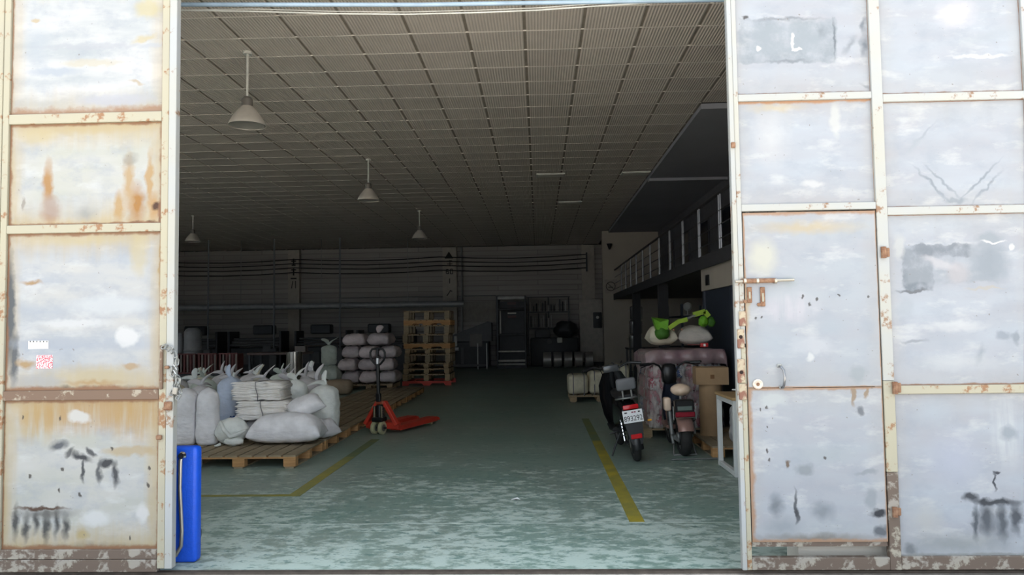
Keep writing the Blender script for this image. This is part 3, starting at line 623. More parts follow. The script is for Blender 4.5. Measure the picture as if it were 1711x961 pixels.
MB().cyl(wp(1240, 470.5, -0.018), wp(1294, 469, -0.018), 0.0145, n=12).build('bolt_barrel', RUST, wk)
for px_ in (1241, 1262, 1292): MB().cyl(wp(px_, 470, -0.018), wp(px_ + 4, 470, -0.018), 0.017, n=12).build('bolt_collar', mat('worn_bolt_steel', (196, 186, 170)), wk)
p = wp(1268, 469); MB().bbox((p.x, -0.002, p.z), (0.20, 0.012, 0.028), 0.003, 1).build('bolt_plate', RUST, wk)
for px_, hh in ((1252, 26), (1274, 32)):
    p = wp(px_, 480 + hh / 2); MB().bbox((p.x, -0.004, p.z), (0.030, 0.008, hh / 264), 0.003, 1).build('bolt_strap', RUST, wk)
    q = wp(px_, 478 + hh * 0.6); MB().bbox((q.x, -0.010, q.z), (0.012, 0.006, hh * 0.45 / 264), 0.002, 1).build('strap_slot', FR_CREAM, wk)
for px_, py_ in ((1245, 504), (1268, 509)):
    p = wp(px_, py_, -0.004); MB().lathe([(0.012, 0.006), (0.011, -0.004), (0.006, -0.008), (0.0, -0.009)], 10, p, 'y').build('bolt_head', RUST, wk)
hp = [wp(1302, 612, 0.004), wp(1303, 613, -0.028), wp(1306, 618, -0.038), wp(1308, 630, -0.040), wp(1307, 642, -0.038), wp(1306, 647, -0.028), wp(1306, 648, 0.004)]
MB().tube(hp, 0.0075, 8).build('handle', mat('dark_chrome', (130, 132, 136), 0.25, 0.9), wk)
for pp in ((1302, 611), (1306, 647)):
    p = wp(*pp); MB().bbox((p.x, 0.0, p.z), (0.03, 0.008, 0.022), 0.004, 1).build('handle_foot', GALV, wk)
p = wp(1266, 642); MB().lathe([(0.031, 0.004), (0.031, -0.008), (0.024, -0.012), (0.018, -0.008), (0.0, -0.008)], 20, (p.x, 0, p.z), 'y').build('lock_cylinder', mat('brass_white_lock', (222, 206, 190), 0.4, 0.2, 0.1, 60), wk)
MB().cyl((p.x, -0.0085, p.z), (p.x, -0.013, p.z), 0.010, n=12).build('keyhole', RUST, wk)
# torn lock strip on the stile, hinges
ls = MB()
for (pxa, pya, pxb, pyb) in ((1234, 520, 1246, 545), (1231, 550, 1244, 582), (1231, 600, 1245, 640), (1234, 641, 1248, 668)):
    x0, z1 = P(pxa, pya); x1, z0 = P(pxb, pyb)
    part('rust_plate', (x0, -0.012, z0), (x1, 0.0, z1), FR_CORR, d2, 0.004)
for pp in ((1237, 563), (1238, 622)):
    x, z = P(*pp); MB().cyl((x - 2.2, -0.006, z), (x - 2.2, -0.0135, z), 0.012, n=12).build('lock_hole', mat('hole_dark', (40, 24, 20), 0.9), d2)
for pp, hh in (((1475, 422), 0.07), ((1494, 648), 0.075), ((1494, 855), 0.06)):
    x, z = P(*pp)
    MB().cyl((0, 0, -hh / 2), (0, 0, hh / 2), 0.016, n=10).build('hinge', RUST, d2, (x - 2.2, -0.012, z))
    MB().bbox((0, 0, 0), (0.05, 0.012, hh * 0.8), 0.004, 1).build('hinge_leaf', RUST, d2, (x - 2.2 + 0.015, -0.004, z))
x, z = P(1224, 243); part('guide_lug', (x - 0.012, -0.015, z - 0.018), (x + 0.016, 0.0, z + 0.018), RUST, d2, 0.004)

# ================================================================== CEILING FITTINGS
LAMPM = mat('lamp_reflector', (206, 200, 190), 0.4, 0.2, 0.06)
def lamp(x, y, zb, label):
    r = thing('pendant_lamp', label, 'lamp', (x, y, zb), group='pendant lamps')
    MB().lathe([(0.205, 0.0), (0.205, 0.012), (0.19, 0.05), (0.155, 0.11), (0.11, 0.17), (0.075, 0.21), (0.06, 0.225)], 28).build('shade', LAMPM, r)
    MB().lathe([(0.19, 0.006), (0.15, 0.02), (0.0, 0.028)], 20).build('lens', mat('lamp_lens', (190, 186, 178), 0.3, 0.2), r)
    MB().lathe([(0.0, 0.222), (0.062, 0.222), (0.058, 0.31), (0.042, 0.33), (0.02, 0.34), (0, 0.34)], 16).build('gear_housing', mat('lamp_housing', (120, 116, 110), 0.5, 0.3), r)
    MB().cyl((0, 0, 0.335), (0, 0, CEIL - zb), 0.014, n=8).build('stem', WHITEP, r)
    MB().cyl((0, 0, CEIL - zb - 0.03), (0, 0, CEIL - zb), 0.05, n=12).build('ceiling_rose', WHITEP, r)
lamp(-3.30, 3.58, 3.89, 'nearest pendant lamp with a flared shade on a white stem')
lamp(-3.17, 9.09, 3.96, 'second pendant lamp, midway down the hall')
lamp(-3.21, 15.36, 3.98, 'pendant lamp hanging above the pallet tower')
lamp(-9.53, 15.42, 4.02, 'dim pendant lamp far back beside the gate leaf edge')
zpi = at(600, 7, 0.75).z
cab = MB().tube([(at(280, 5, 0.75).x - 0.4, 0.75, at(280, 5, 0.75).z), (at(700, 8, 0.75).x, 0.75, at(700, 8, 0.75).z), (at(1240, 0, 0.75).x + 0.3, 0.75, at(1240, 0, 0.75).z)], 0.016, 10).build('conduit_pipe', mat('pale_blue_pipe', (150, 172, 192), 0.4))
tag(cab, 'pale blue conduit pipe crossing the top of the gateway', 'pipe')
wpts = [(290, 17), (420, 19), (560, 23), (680, 24), (800, 21), (900, 17), (1000, 10), (1100, 4), (1230, -6)]
tag(MB().tube([at(px, py, 1.1) for px, py in wpts], 0.006, 6).build('sagging_wire', WHITEP), 'thin white wire sagging below the ceiling near the gateway', 'wire')
tag(MB().tube([at(px, py - (4 if 300 < px < 1200 else 0), 1.25) for px, py in wpts], 0.004, 6).build('sagging_wire', WHITEP), 'second thinner white wire just behind the sagging one', 'wire')
for px, py, lb in ((920, 292, 'dim flat ceiling light panel near the hall centre'), (1062, 289, 'dim flat ceiling light panel nearer the gallery'), (952, 338, 'dim flat ceiling light panel farthest down the hall')):
    p = on(px, py, CEIL - 0.01)
    lpn = thing('ceiling_light', lb, 'ceiling light', (p.x, p.y, CEIL - 0.03))
    MB().bbox((0, 0, 0.012), (0.6, 0.3, 0.03), 0.006, 1).build('frame', WHITEP, lpn)
    MB().box((0, 0, -0.005), (0.54, 0.25, 0.006)).build('diffuser', mat('light_diffuser', (236, 232, 222), 0.4), lpn)

# ================================================================== GALLERY RAILING
rl = thing('gallery_railing', 'steel railing with paired posts along the gallery edge', 'railing', (2.60, 0, 2.56))
post_me = MB().cyl((0, 0, 0), (0, 0, 0.83), 0.017, n=8).mesh('post', mat('rail_post_steel', (128, 128, 130), 0.35, 0.8))
ys = [4.5 + 1.4 * k - 0.012 * k * k for k in range(12)]
for y in ys:
    for dy in (-0.05, 0.05): put('post', post_me, rl, (0, y + dy, 0))
RAILD = mat('dark_rail_paint', (58, 56, 58), 0.5, 0.2)
MB().cyl((0, 0.4, 0.85), (0, 20.45, 0.85), 0.026, n=10).build('top_rail', RAILD, rl)
for z in (0.2, 0.4, 0.6): MB().cyl((0, 0.4, z), (0, 20.45, z), 0.011, n=6).build('lower_rail', RAILD, rl)

# ================================================================== PALLETS
def wood(name, a, b): return mat(name, a, 0.8, 0, 0.1, 5.0, (1.2, 9, 9), 0.25, b, spec=0.2)
WOOD1 = wood('pallet_wood_tan', (186, 164, 132), (150, 130, 100))
WOOD2 = wood('pallet_wood_grey', (164, 150, 126), (130, 116, 94))
WOOD3 = wood('pallet_wood_orange', (198, 154, 106), (164, 124, 84))
REDW = mat('red_paint', (206, 62, 44), 0.5, 0, 0.1, 5)
def make_pallet(W, L, wd, style, blockmat=None, hb=0.09):
    """W along x, L along y; deck boards run along y"""
    r = thing('wooden_pallet', 'x', 'pallet'); bm_ = blockmat or wd
    nb = 8; bw = W / nb - 0.022
    board = MB().box((0, 0, 0.009), (bw, L, 0.018)).mesh('deck_board', wd, 0)
    zt = 0.036 + hb if style == 'block' else 0.126
    for i in range(nb): put('deck_board', board, r, (-W / 2 + bw / 2 + i * (W - bw) / (nb - 1), 0, zt))
    if style == 'block':
        cross = MB().box((0, 0, 0.009), (W, 0.10, 0.018)).mesh('cross_board', bm_, 0)
        blk = MB().bbox((0, 0, hb / 2), (0.14, 0.10, hb), 0.004, 1).mesh('block', bm_, 0)
        base = MB().box((0, 0, 0.009), (0.10, L, 0.018)).mesh('skid_board', wd, 0)
        for y in (-L / 2 + 0.05, 0, L / 2 - 0.05):
            put('cross_board', cross, r, (0, y, zt - 0.018))
            for x in (-W / 2 + 0.07, 0, W / 2 - 0.07): put('block', blk, r, (x, y, 0.018))
        for x in (-W / 2 + 0.07, 0, W / 2 - 0.07): put('skid_board', base, r, (x, 0, 0))
    elif style == 'notch':
        t = 0.126; w2 = W / 2
        poly = [(-w2, 0), (-w2 + 0.22, 0), (-w2 + 0.26, 0.05), (-0.14, 0.05), (-0.10, 0), (0.10, 0), (0.14, 0.05), (w2 - 0.26, 0.05), (w2 - 0.22, 0), (w2, 0), (w2, t), (-w2, t)]
        st = MB().prism(poly, 0.04).mesh('stringer', bm_, 0)
        for y in (-L / 2, -0.02, L / 2 - 0.04): put('stringer', st, r, (0, y, 0))
    return r
PROTO = {('block', 1): make_pallet(1.30, 1.12, WOOD2, 'block', WOOD3), ('block', 2): make_pallet(1.24, 1.1, WOOD1, 'block'), ('notch', 3): make_pallet(1.26, 1.1, WOOD1, 'notch', WOOD3), ('block', 4): make_pallet(1.22, 1.1, WOOD2, 'block', WOOD1), ('tall', 5): make_pallet(1.24, 1.1, WOOD1, 'block', WOOD2, 0.185), ('tall', 6): make_pallet(1.28, 1.1, WOOD2, 'block', WOOD1, 0.135)}
PH = {('tall', 5): 0.24, ('tall', 6): 0.19}
used = set()
def pallet(key, loc, rz, label, group):
    o = PROTO[key] if key not in used else copy_tree(PROTO[key]); used.add(key)
    o.location = loc; o.rotation_euler = (0, 0, rz); o['label'] = label; o['group'] = group
    return o
PX = -2.743 - 0.65
ordn = ['first', 'second', 'third', 'fourth', 'fifth', 'sixth', 'seventh', 'eighth', 'ninth', 'tenth', 'eleventh', 'twelfth', 'thirteenth', 'fourteenth']
for k in range(8):
    lb = ['frontmost pallet under the white sacks beside the aisle', 'second pallet from the front along the aisle, under tied sacks', 'third aisle pallet from the front, beside the pallet jack', 'fourth aisle pallet from the front, bare planks behind the sacks', 'fifth bare aisle pallet from the front, behind the pallet jack', 'sixth bare aisle pallet from the front', 'seventh bare aisle pallet from the front', 'farthest bare aisle pallet before the pallet tower'][k]
    pallet(('block', 1), (PX + random.uniform(-0.01, 0.01), 3.60 + 0.56 + k * 1.168, 0), random.uniform(-0.006, 0.006), lb, 'pallets on the floor along the aisle')
for k in range(4):
    pallet(('block', 1), (PX - 1.34, 3.60 + 0.56 + k * 1.168, 0), random.uniform(-0.006, 0.006), ordn[k] + ' pallet from the front in the row behind the gate leaf edge', 'pallets under the tied sacks')
# tower of pallets
TWX, TWY = -3.02, 15.75
z = 0.0; nb_ = 0
rb = thing('red_skid', 'red steel skid under the bottom of the pallet tower', 'skid', (TWX, TWY, 0))
MB().prism([(-0.66, 0), (-0.50, 0), (-0.46, 0.06), (-0.14, 0.06), (-0.08, 0), (0.08, 0), (0.14, 0.06), (0.46, 0.06), (0.50, 0), (0.66, 0), (0.66, 0.12), (-0.66, 0.12)], 0.05).build('front_beam', REDW, rb, (0, -0.55, 0))
MB().prism([(-0.66, 0), (-0.50, 0), (-0.46, 0.06), (0.46, 0.06), (0.50, 0), (0.66, 0), (0.66, 0.12), (-0.66, 0.12)], 0.05).build('rear_beam', REDW, rb, (0, 0.50, 0))
for xx in (-0.55, 0, 0.55): MB().box((xx, 0, 0.09), (0.1, 1.0, 0.05)).build('runner', REDW, rb)
z = 0.12
hs = []
tw = [('tall', 6), ('block', 2), ('block', 4), ('tall', 5), ('block', 4), ('notch', 3), ('tall', 5), ('tall', 5), ('notch', 3), ('tall', 5)]
for k, key in enumerate(tw):
    lift = PH.get(key, 0.145)
    n_from_top = len(tw) - k
    pallet(key, (TWX + random.uniform(-0.035, 0.035), TWY + random.uniform(-0.03, 0.03), z), random.uniform(-0.02, 0.02), ('topmost' if n_from_top == 1 else ordn[n_from_top - 1]) + ' pallet from the top of the tall pallet tower' if n_from_top > 1 else 'topmost pallet of the tall pallet tower', 'pallets stacked in the tower')
    z += lift + 0.001

# ================================================================== SACKS
def sackmat(name, rgb, rgb2=None, rough=0.55, alpha=1.0, transm=0):
    if name in MATS: return MATS[name]
    mt, nt, b = newmat(name); v = coord(nt)
    n1 = noi(nt, v, 5.0, 4); n2 = noi(nt, mapped(nt, v, (1, 1, 2.2)), 5.5, 3, 0.45)
    c = mix(nt, rng(nt, n1, 0.35, 0.7), lin(rgb), lin(rgb2 or tuple(x * 0.88 for x in rgb)))
    nt.links.new(c, b.inputs['Base Color']); b.inputs['Roughness'].default_value = rough; b.inputs['Specular IOR Level'].default_value = 0.4
    bump(nt, b, n2, 0.55, 0.05)
    if alpha < 1: b.inputs['Alpha'].default_value = alpha
    MATS[name] = mt; return mt
SW = sackmat('white_woven_sack', (246, 245, 248)); SG = sackmat('grey_woven_sack', (214, 211, 213)); SB = sackmat('blue_tinted_sack', (196, 208, 228)); SP = sackmat('pinkish_woven_sack', (230, 216, 216)); SC = sackmat('cream_woven_sack', (226, 219, 198)); SGN = sackmat('green_tinted_sack', (212, 222, 212)); SBG = sackmat('beige_bale_wrap', (176, 156, 132)); SGW = sackmat('greenish_white_sack', (240, 244, 240))
def nz(x, y, z): return mnoise.noise(Vector((x, y, z)))
def standing(r, h, seed, sq=0.85, taper=1.0, n=30, k=22, crease=0.05):
    mb = MB(); vs = []; prof = []
    for i in range(k + 1):
        t = i / k
        rad = 0.80 + 0.20 * min(1, t / 0.14) ** 0.5
        if t > 0.30: rad *= 1 - (1 - taper) * (t - 0.30) / 0.7
        if t > 0.80:
            u = (t - 0.80) / 0.20; rad *= max(0.07, (1 - u ** 2.2) ** 0.6)
        prof.append((rad, t))
    for rad, t in prof:
        for j in range(n):
            a = 2 * math.pi * j / n; ca, sa = math.cos(a), math.sin(a)
            se = (abs(ca) ** 3.2 + abs(sa) ** 3.2) ** (-1 / 3.2)
            d = 1 + crease * nz(ca * 1.2 + seed, sa * 1.2, t * 9 + seed) + crease * 0.7 * nz(ca * 3 + seed, sa * 3, t * 3)
            zz = h * t + (0.02 * h * nz(ca + seed * 2, sa, 1.0) if 0.1 < t < 0.9 else 0)
            vs.append((r * rad * se * d * ca, r * sq * rad * se * d * sa, max(0, zz)))
    fs = [(i * n + j, i * n + (j + 1) % n, (i + 1) * n + (j + 1) % n, (i + 1) * n + j) for i in range(k) for j in range(n)]
    fs += [tuple(range(n - 1, -1, -1)), tuple(range(k * n, (k + 1) * n))]
    return mb.add(vs, fs)
def ear(L, w_, bend, seed):
    """one flap of a tied sack mouth: a crumpled leaf that stands up from the knot"""
    mb = MB(); n, k = 10, 8; vs = []
    for i in range(k + 1):
        t = i / k; ww = w_ * (0.22 + 0.78 * math.sin(math.pi * 0.86 * t ** 1.15) ** 0.8)
        if i == k: ww *= 0.45
        cx_ = bend * t * t * L; cz = L * t * (1 - 0.25 * abs(bend) * t)
        for j in range(n):
            a = 2 * math.pi * j / n
            d = 1 + 0.25 * nz(math.cos(a) + seed, t * 3, math.sin(a))
            vs.append((cx_ + ww * math.cos(a) * d, 0.28 * ww * math.sin(a) * d + 0.01 * nz(t * 4, seed, 0), cz))
    fs = [(i * n + j, i * n + (j + 1) % n, (i + 1) * n + (j + 1) % n, (i + 1) * n + j) for i in range(k) for j in range(n)] + [tuple(range(n - 1, -1, -1)), tuple(range(k * n, (k + 1) * n))]
    return mb.add(vs, fs)
EARS = {}
def add_ears(o, h, m_, rnd, n=2, s=1.0):
    for i in range(n):
        v = rnd.randrange(4); key = (v, m_.name)
        if key not in EARS: EARS[key] = ear(0.17, 0.042, (0.25, 0.8, 1.2, 0.5)[v], v * 3.3).mesh('tied_ear', m_, 180)
        e = put('tied_ear', EARS[key], o, (0.01 * i, 0, h - 0.015), (R(rnd.uniform(-25, 25)), R(rnd.uniform(-8, 14) + (28 if i else -28)), R(rnd.uniform(0, 360) if i > 1 else (180 if i else 0) + rnd.uniform(-60, 60))))
        e.scale = (s, s, s * rnd.uniform(0.8, 1.25))
    MB().lathe([(0.022, -0.012), (0.03, 0.0), (0.022, 0.012)], 10, (0, 0, h - 0.005)).build('tie', m_, o)
STAND = {}
def stand_sack(x, y, r, h, m_, label, group=None, seed=0, sq=0.85, rz=0, ears=2, z=0.144, taper=1.0, es=1.0, crease=0.05):
    o = standing(r, h, seed, sq, taper, crease=crease).build('woven_sack', m_, None, (x, y, z), (0, 0, rz), 180)
    tag(o, label, 'sack', group)
    if ears: add_ears(o, h, m_, random.Random(seed * 7 + 1), ears, es)
    return o
def pillow(L, W, T, seed, pinch=0.10, flat=0.5, n=26, k=18, lump=0.05, full=3.0):
    """a filled sack lying flat: two sheets sewn along their rim, flattened underneath"""
    mb = MB(); vs = []; fs = []
    def pt(i, j, s):
        u, v_ = -1 + 2 * i / n, -1 + 2 * j / k
        th = ((1 - abs(u) ** full) ** 0.5) * ((1 - abs(v_) ** (full * 0.87)) ** 0.5)
        pu = 1 - pinch * (1 - v_ * v_) * abs(u) ** 2; pv_ = 1 - pinch * (1 - u * u) * abs(v_) ** 2
        d = lump * nz(u * 2.2 + seed, v_ * 2.0, s * 0.7 + seed) + lump * 0.5 * nz(u * 5 + seed, v_ * 5, s)
        z_ = s * T / 2 * th * (1 + 2.0 * d) * (1.25 if s > 0 else flat * 1.0)
        return Vector((L / 2 * u * pu + 0.15 * L * d * (1 - abs(u)), W / 2 * v_ * pv_, z_ + T * flat * 0.5 * 0.98))
    idx = {}
    for s in (1, -1):
        for i in range(n + 1):
            for j in range(k + 1):
                rim = i in (0, n) or j in (0, k)
                if s == -1 and rim: idx[(i, j, s)] = idx[(i, j, 1)]; continue
                idx[(i, j, s)] = len(vs); vs.append(pt(i, j, s))
        for i in range(n):
            for j in range(k):
                q = (idx[(i, j, s)], idx[(i + 1, j, s)], idx[(i + 1, j + 1, s)], idx[(i, j + 1, s)])
                fs.append(q if s > 0 else q[::-1])
    zmin = min(v.z for v in vs); vs = [Vector((v.x, v.y, v.z - zmin)) for v in vs]
    return mb.add(vs, fs)
def lie_sack(loc, L, W, T, m_, label, seed, rz=0, tilt=(0, 0), group=None, name='woven_sack', pinch=0.10, flat=0.5, lump=0.05, full=3.0):
    o = pillow(L, W, T, seed, pinch, flat, lump=lump, full=full).build(name, m_, None, loc, (tilt[0], tilt[1], rz), 180)
    return tag(o, label, 'sack', group)
DECK = 0.145
# -- front pallet
stand_sack(-4.40, 4.45, 0.135, 0.70, SW, 'tall white sack half hidden behind the gate leaf edge', seed=1, sq=0.9, ears=0, z=DECK, crease=0.09)
stand_sack(-4.12, 4.45, 0.140, 0.70, SW, 'tall creased white sack standing at the front pallet corner near the gate', seed=2.4, sq=0.85, ears=0, z=DECK, taper=0.80, crease=0.09)
stand_sack(-4.06, 4.98, 0.165, 0.80, SB, 'hazy blue tinted sack standing behind the tall white sack', seed=3.1, ears=1, z=DECK, taper=0.95)
tag(lie_sack((-3.93, 4.72, DECK), 0.16, 0.20, 0.34, mat('blue_plastic_sheet', (40, 84, 150), 0.4), 'dark blue plastic bundle wedged behind the rolled sack', 4.0, lump=0.08))
# rolled-up sack: folded coil
ro = thing('rolled_sack', 'loosely rolled white sack at the front of the pallet', 'sack', (-3.78, 4.42, DECK))
def blob(L, W, T, seed, lump=0.12):
    mb = MB(); n, k = 24, 16; vs = []
    for i in range(k + 1):
        ph = math.pi * i / k
        for j in range(n):
            a = 2 * math.pi * j / n
            x, y, z_ = math.sin(ph) * math.cos(a), math.sin(ph) * math.sin(a), math.cos(ph)
            d = 1 + lump * nz(x * 1.6 + seed, y * 1.6, z_ * 1.6) + lump * 0.6 * nz(x * 4 + seed, y * 4, z_ * 4)
            vs.append((L / 2 * x * d, W / 2 * y * d, max(T / 2 + T / 2 * z_ * d, 0)))
    fs = [(i * n + j, (i + 1) * n + j, (i + 1) * n + (j + 1) % n, i * n + (j + 1) % n) for i in range(k) for j in range(n)]
    return mb.add(vs, fs)
blob(0.40, 0.34, 0.33, 5.2).build('roll', SGW, ro, (-0.03, 0.02, 0), (0, 0, R(20)), 180)
MB().tube([(-0.12, -0.13, 0.30), (-0.05, -0.175, 0.20), (0.03, -0.19, 0.12), (0.12, -0.17, 0.15), (0.19, -0.12, 0.19)], [0.018, 0.026, 0.03, 0.026, 0.016], 8).build('fold', SGW, ro, smooth=180)
blob(0.26, 0.16, 0.11, 8.1, 0.2).build('loose_end', SGW, ro, (0.05, -0.12, 0), (0, 0, R(-15)), 180)
MB().tube([(-0.10, -0.16, 0.03), (-0.13, -0.19, 0.015), (-0.16, -0.20, 0.012)], [0.02, 0.014, 0.008], 6).build('tail', SGW, ro, smooth=180)
lie_sack((-3.13, 4.47, DECK), 0.92, 0.48, 0.42, SW, 'plump white sack lying full length at the front pallet edge', 6.3, rz=R(3), pinch=0.06)
lie_sack((-2.84, 4.93, DECK), 0.40, 0.36, 0.27, SG, 'grey sack lying behind the plump white sack', 7.7, rz=R(50), lump=0.09)
# supports hidden under the bundles
lie_sack((-3.58, 4.95, DECK), 0.60, 0.42, 0.265, SG, 'flattened sack under the tied bundles of empty sacks', 9.1, rz=R(4), flat=0.7)
# bundles of empty sacks
FOLD = sackmat('folded_empty_sack', (246, 244, 242), (226, 220, 212))
def folded(seed):
    mb = MB(); n = 20; vs = []; L, W, T = 0.64, 0.40, 0.024
    ring = []
    for i in range(n + 1):
        u = -1 + 2 * i / n; x = L / 2 * u
        for (yy, zz) in ((-1, 0), (-0.97, 0.5), (0.97, 0.5), (1, 0), (0.97, -0.5), (-0.97, -0.5)):
            w1 = 0.012 * nz(u * 2.2 + seed, yy, 0.3) + 0.010 * nz(u * 5, yy, seed)
            vs.append((x * (1 + 0.02 * nz(yy, seed, 1)), W / 2 * yy + 0.012 * nz(u * 3, seed, yy), T * (zz + 0.5) * (1.0 if 0 < i < n else 0.5) + w1))
    fs = [(i * 6 + j, i * 6 + (j + 1) % 6, (i + 1) * 6 + (j + 1) % 6, (i + 1) * 6 + j) for i in range(n) for j in range(6)] + [tuple(range(5, -1, -1)), tuple(range(n * 6, n * 6 + 6))]
    return mb.add(vs, fs)
FMESH = [folded(s * 2.7).mesh('folded_sack', FOLD, 180) for s in range(5)]
CORD = mat('grey_cord', (126, 124, 128), 0.8)
def bundle(loc, rz, nlay, label, seed):
    b_ = thing('sack_bundle', label, 'bundle', loc, (0, 0, rz), 'tied bundles of empty sacks'); rn = random.Random(seed)
    for k in range(nlay):
        put('folded_sack', FMESH[rn.randrange(5)], b_, (rn.uniform(-0.018, 0.018), rn.uniform(-0.012, 0.012), 0.006 + k * 0.0205), (0, 0, (math.pi if rn.random() < 0.5 else 0) + rn.uniform(-0.03, 0.03)))
    h = nlay * 0.0205 + 0.012
    MB().tube([(0.02, -0.205, 0), (0.03, -0.218, h * 0.3), (0.0, -0.22, h * 0.7), (-0.01, -0.20, h), (-0.01, 0.20, h), (0.02, 0.215, h * 0.5), (0.02, 0.205, 0)], 0.005, 6, True).build('cord', CORD, b_, smooth=180)
    return h
zb = DECK + 0.262
h1 = bundle((-3.55, 4.88, zb), R(2), 11, 'lower cord-tied bundle of folded empty sacks behind the plump sack', 3)
bundle((-3.60, 4.88, zb + h1 + 0.004), R(-2), 11, 'upper cord-tied bundle of folded empty sacks behind the plump sack', 4)
lie_sack((-2.99, 4.80, DECK + 0.36), 0.44, 0.34, 0.22, SW, 'small white sack tipped on top of the plump sack', 11.9, rz=R(28), tilt=(R(24), R(-20)), pinch=0.03, lump=0.04)
stand_sack(-2.965, 5.50, 0.19, 0.64, SGW, 'stout white sack with three mouth flaps at the pallet edge by the aisle', seed=12.2, sq=0.92, ears=3, z=DECK, es=1.3, crease=0.09)
stand_sack(-3.20, 5.92, 0.17, 0.68, SG, 'grey sack tucked behind the stout white sack', seed=13.4, ears=2, z=DECK, es=1.2)
stand_sack(-3.38, 5.52, 0.16, 0.72, SGW, 'white tied sack rising between the bundles and the stout sack', seed=14.8, ears=2, z=DECK, es=1.2)
# -- rows of tied sacks behind
rows = [(5.45, -3.80, 4, 0.42, 'front'), (5.95, -3.62, 5, 0.42, 'second'), (6.45, -3.50, 5, 0.43, 'third'), (6.95, -3.62, 5, 0.43, 'fourth'), (7.50, -3.75, 5, 0.45, 'rear')]
shade = [SG, SGW, SG, SC, SG, SGN, SG]
BODY = {}
si = 0
for ri, (y, xs, n, st, nm) in enumerate(rows):
    for k in range(n):
        rn = random.Random(ri * 31 + k); si += 1
        mm = shade[(k + ri * 2) % 7]
        key = (rn.randrange(4), mm.name)
        h = 0.66 + 0.03 * (key[0])
        if key not in BODY: BODY[key] = standing(0.172, h, key[0] * 5.1 + 20, 0.9, n=24, k=16, crease=0.07).mesh('woven_sack', mm, 180)
        o = put('woven_sack', BODY[key], None, (xs - k * st + rn.uniform(-0.02, 0.02), y + rn.uniform(-0.04, 0.04), DECK), (0, 0, rn.uniform(-0.15, 0.15)))
        tag(o, 'tied sack, %s from the aisle in the %s row behind the bundles' % (ordn[k], nm), 'sack', 'tied sacks crowded on the pallets')
        add_ears(o, h, mm, rn, 2 if rn.random() < 0.75 else 3, rn.uniform(0.85, 1.2))
# -- pile of pinkish sacks
pile_p = pallet(('block', 4), (-4.32, 14.55, 0), 0, 'pallet under the pile of pinkish sacks', 'pallets by the tower')
zc = DECK
lay = [(3, 0.44), (3, 0.44), (3, 0.42), (2, 0.46)]
pos_nm = ['bottom', 'second', 'third', 'top']
for li, (n, wd) in enumerate(lay):
    for k in range(n):
        off = -0.06 * (li % 2)
        xx = -4.34 + (k - (n - 1) / 2) * (0.485 if n == 3 else 0.62) + off
        lie_sack((xx, 14.45 + (-0.07 if (k + li) % 2 else 0.06), zc), 0.455 if n == 3 else 0.58, 0.80, 0.285, SP if (k + li) % 2 else sackmat('grey_pink_woven_sack', (212, 202, 204)), 'pinkish white sack, %s of the %s layer of the pile' % ((['left end', 'middle', 'right end'] if n == 3 else ['left one', 'right one'])[k], pos_nm[li]), 30 + li * 3.3 + k * 1.7, rz=random.uniform(-0.05, 0.05), group='pinkish sacks piled by the tower', lump=0.09, full=6.0, flat=0.8, pinch=0.03)
    zc += 0.322
o = MB().add(*(lambda m_: (m_.v, m_.f))(ear(0.22, 0.09, 0.2, 4.0))).build('sack_flap', SP, None, (-4.15, 14.4, zc + 0.0), (0, R(10), 0), 180)
tag(o, 'stiff pointed flap standing on top of the sack pile', 'flap')
stand_sack(-5.32, 14.0, 0.19, 0.50, SGN, 'greenish sack leaning at the end of the sack pile, upper one', seed=41, ears=2, z=0.648, es=1.4, rz=0.4)
lie_sack((-5.30, 14.0, DECK + 0.0), 0.55, 0.62, 0.48, SGN, 'greenish sack at the end of the pile, lower one', 42.0, flat=0.8)
pallet(('block', 4), (-5.52, 14.0, 0), R(90), 'pallet under the two greenish sacks', 'pallets by the tower')
def bale(loc, L, D, label, m_, seed, rz=0, strap=True):
    b_ = thing('wrapped_bale', label, 'bale', loc, (0, 0, rz))
    mb = MB(); n, k = 24, 14; vs = []
    for i in range(k + 1):
        u = -1 + 2 * i / k; rr = D / 2 * (1 - abs(u) ** 8) ** 0.3 * (0.97 + 0.05 * nz(u * 3, seed, 0)) if 0 < i < k else 0.30 * D
        for j in range(n):
            a = 2 * math.pi * j / n; ca, sa = math.cos(a), math.sin(a); se = (abs(ca) ** 3 + abs(sa) ** 3) ** (-1 / 3)
            d = 1 + 0.03 * nz(ca * 2, sa * 2, u * 3 + seed)
            vs.append((L / 2 * u, rr * se * ca * d, max(0, D / 2 + rr * se * sa * d)))
    fs = [(i * n + j, i * n + (j + 1) % n, (i + 1) * n + (j + 1) % n, (i + 1) * n + j) for i in range(k) for j in range(n)] + [tuple(range(n - 1, -1, -1)), tuple(range(k * n, (k + 1) * n))]
    mb.add(vs, fs).build('wrap', m_, b_, smooth=180)
    if strap:
        for u in (-0.22, 0.2):
            pts = [(u * L, (D / 2 + 0.006) * math.cos(a) * (abs(math.cos(a)) ** 3 + abs(math.sin(a)) ** 3) ** (-1 / 3), D / 2 + (D / 2 + 0.006) * math.sin(a) * (abs(math.cos(a)) ** 3 + abs(math.sin(a)) ** 3) ** (-1 / 3)) for a in [2 * math.pi * i / 28 for i in range(28)]]
            MB().tube([(p[0], p[1], max(p[2], 0.004)) for p in pts], 0.006, 5, True).build('strap', CORD, b_, smooth=180)
    return b_
bale((-4.72, 12.75, 0.002), 0.60, 0.36, 'beige wrapped bale lying beside the sack pile', SBG, 1.0, strap=False)
bale((-5.22, 13.0, 0.002), 0.36, 0.36, 'brown wrapped bale next to the steel duct', sackmat('brown_bale_wrap', (150, 126, 100)), 2.0, strap=False)

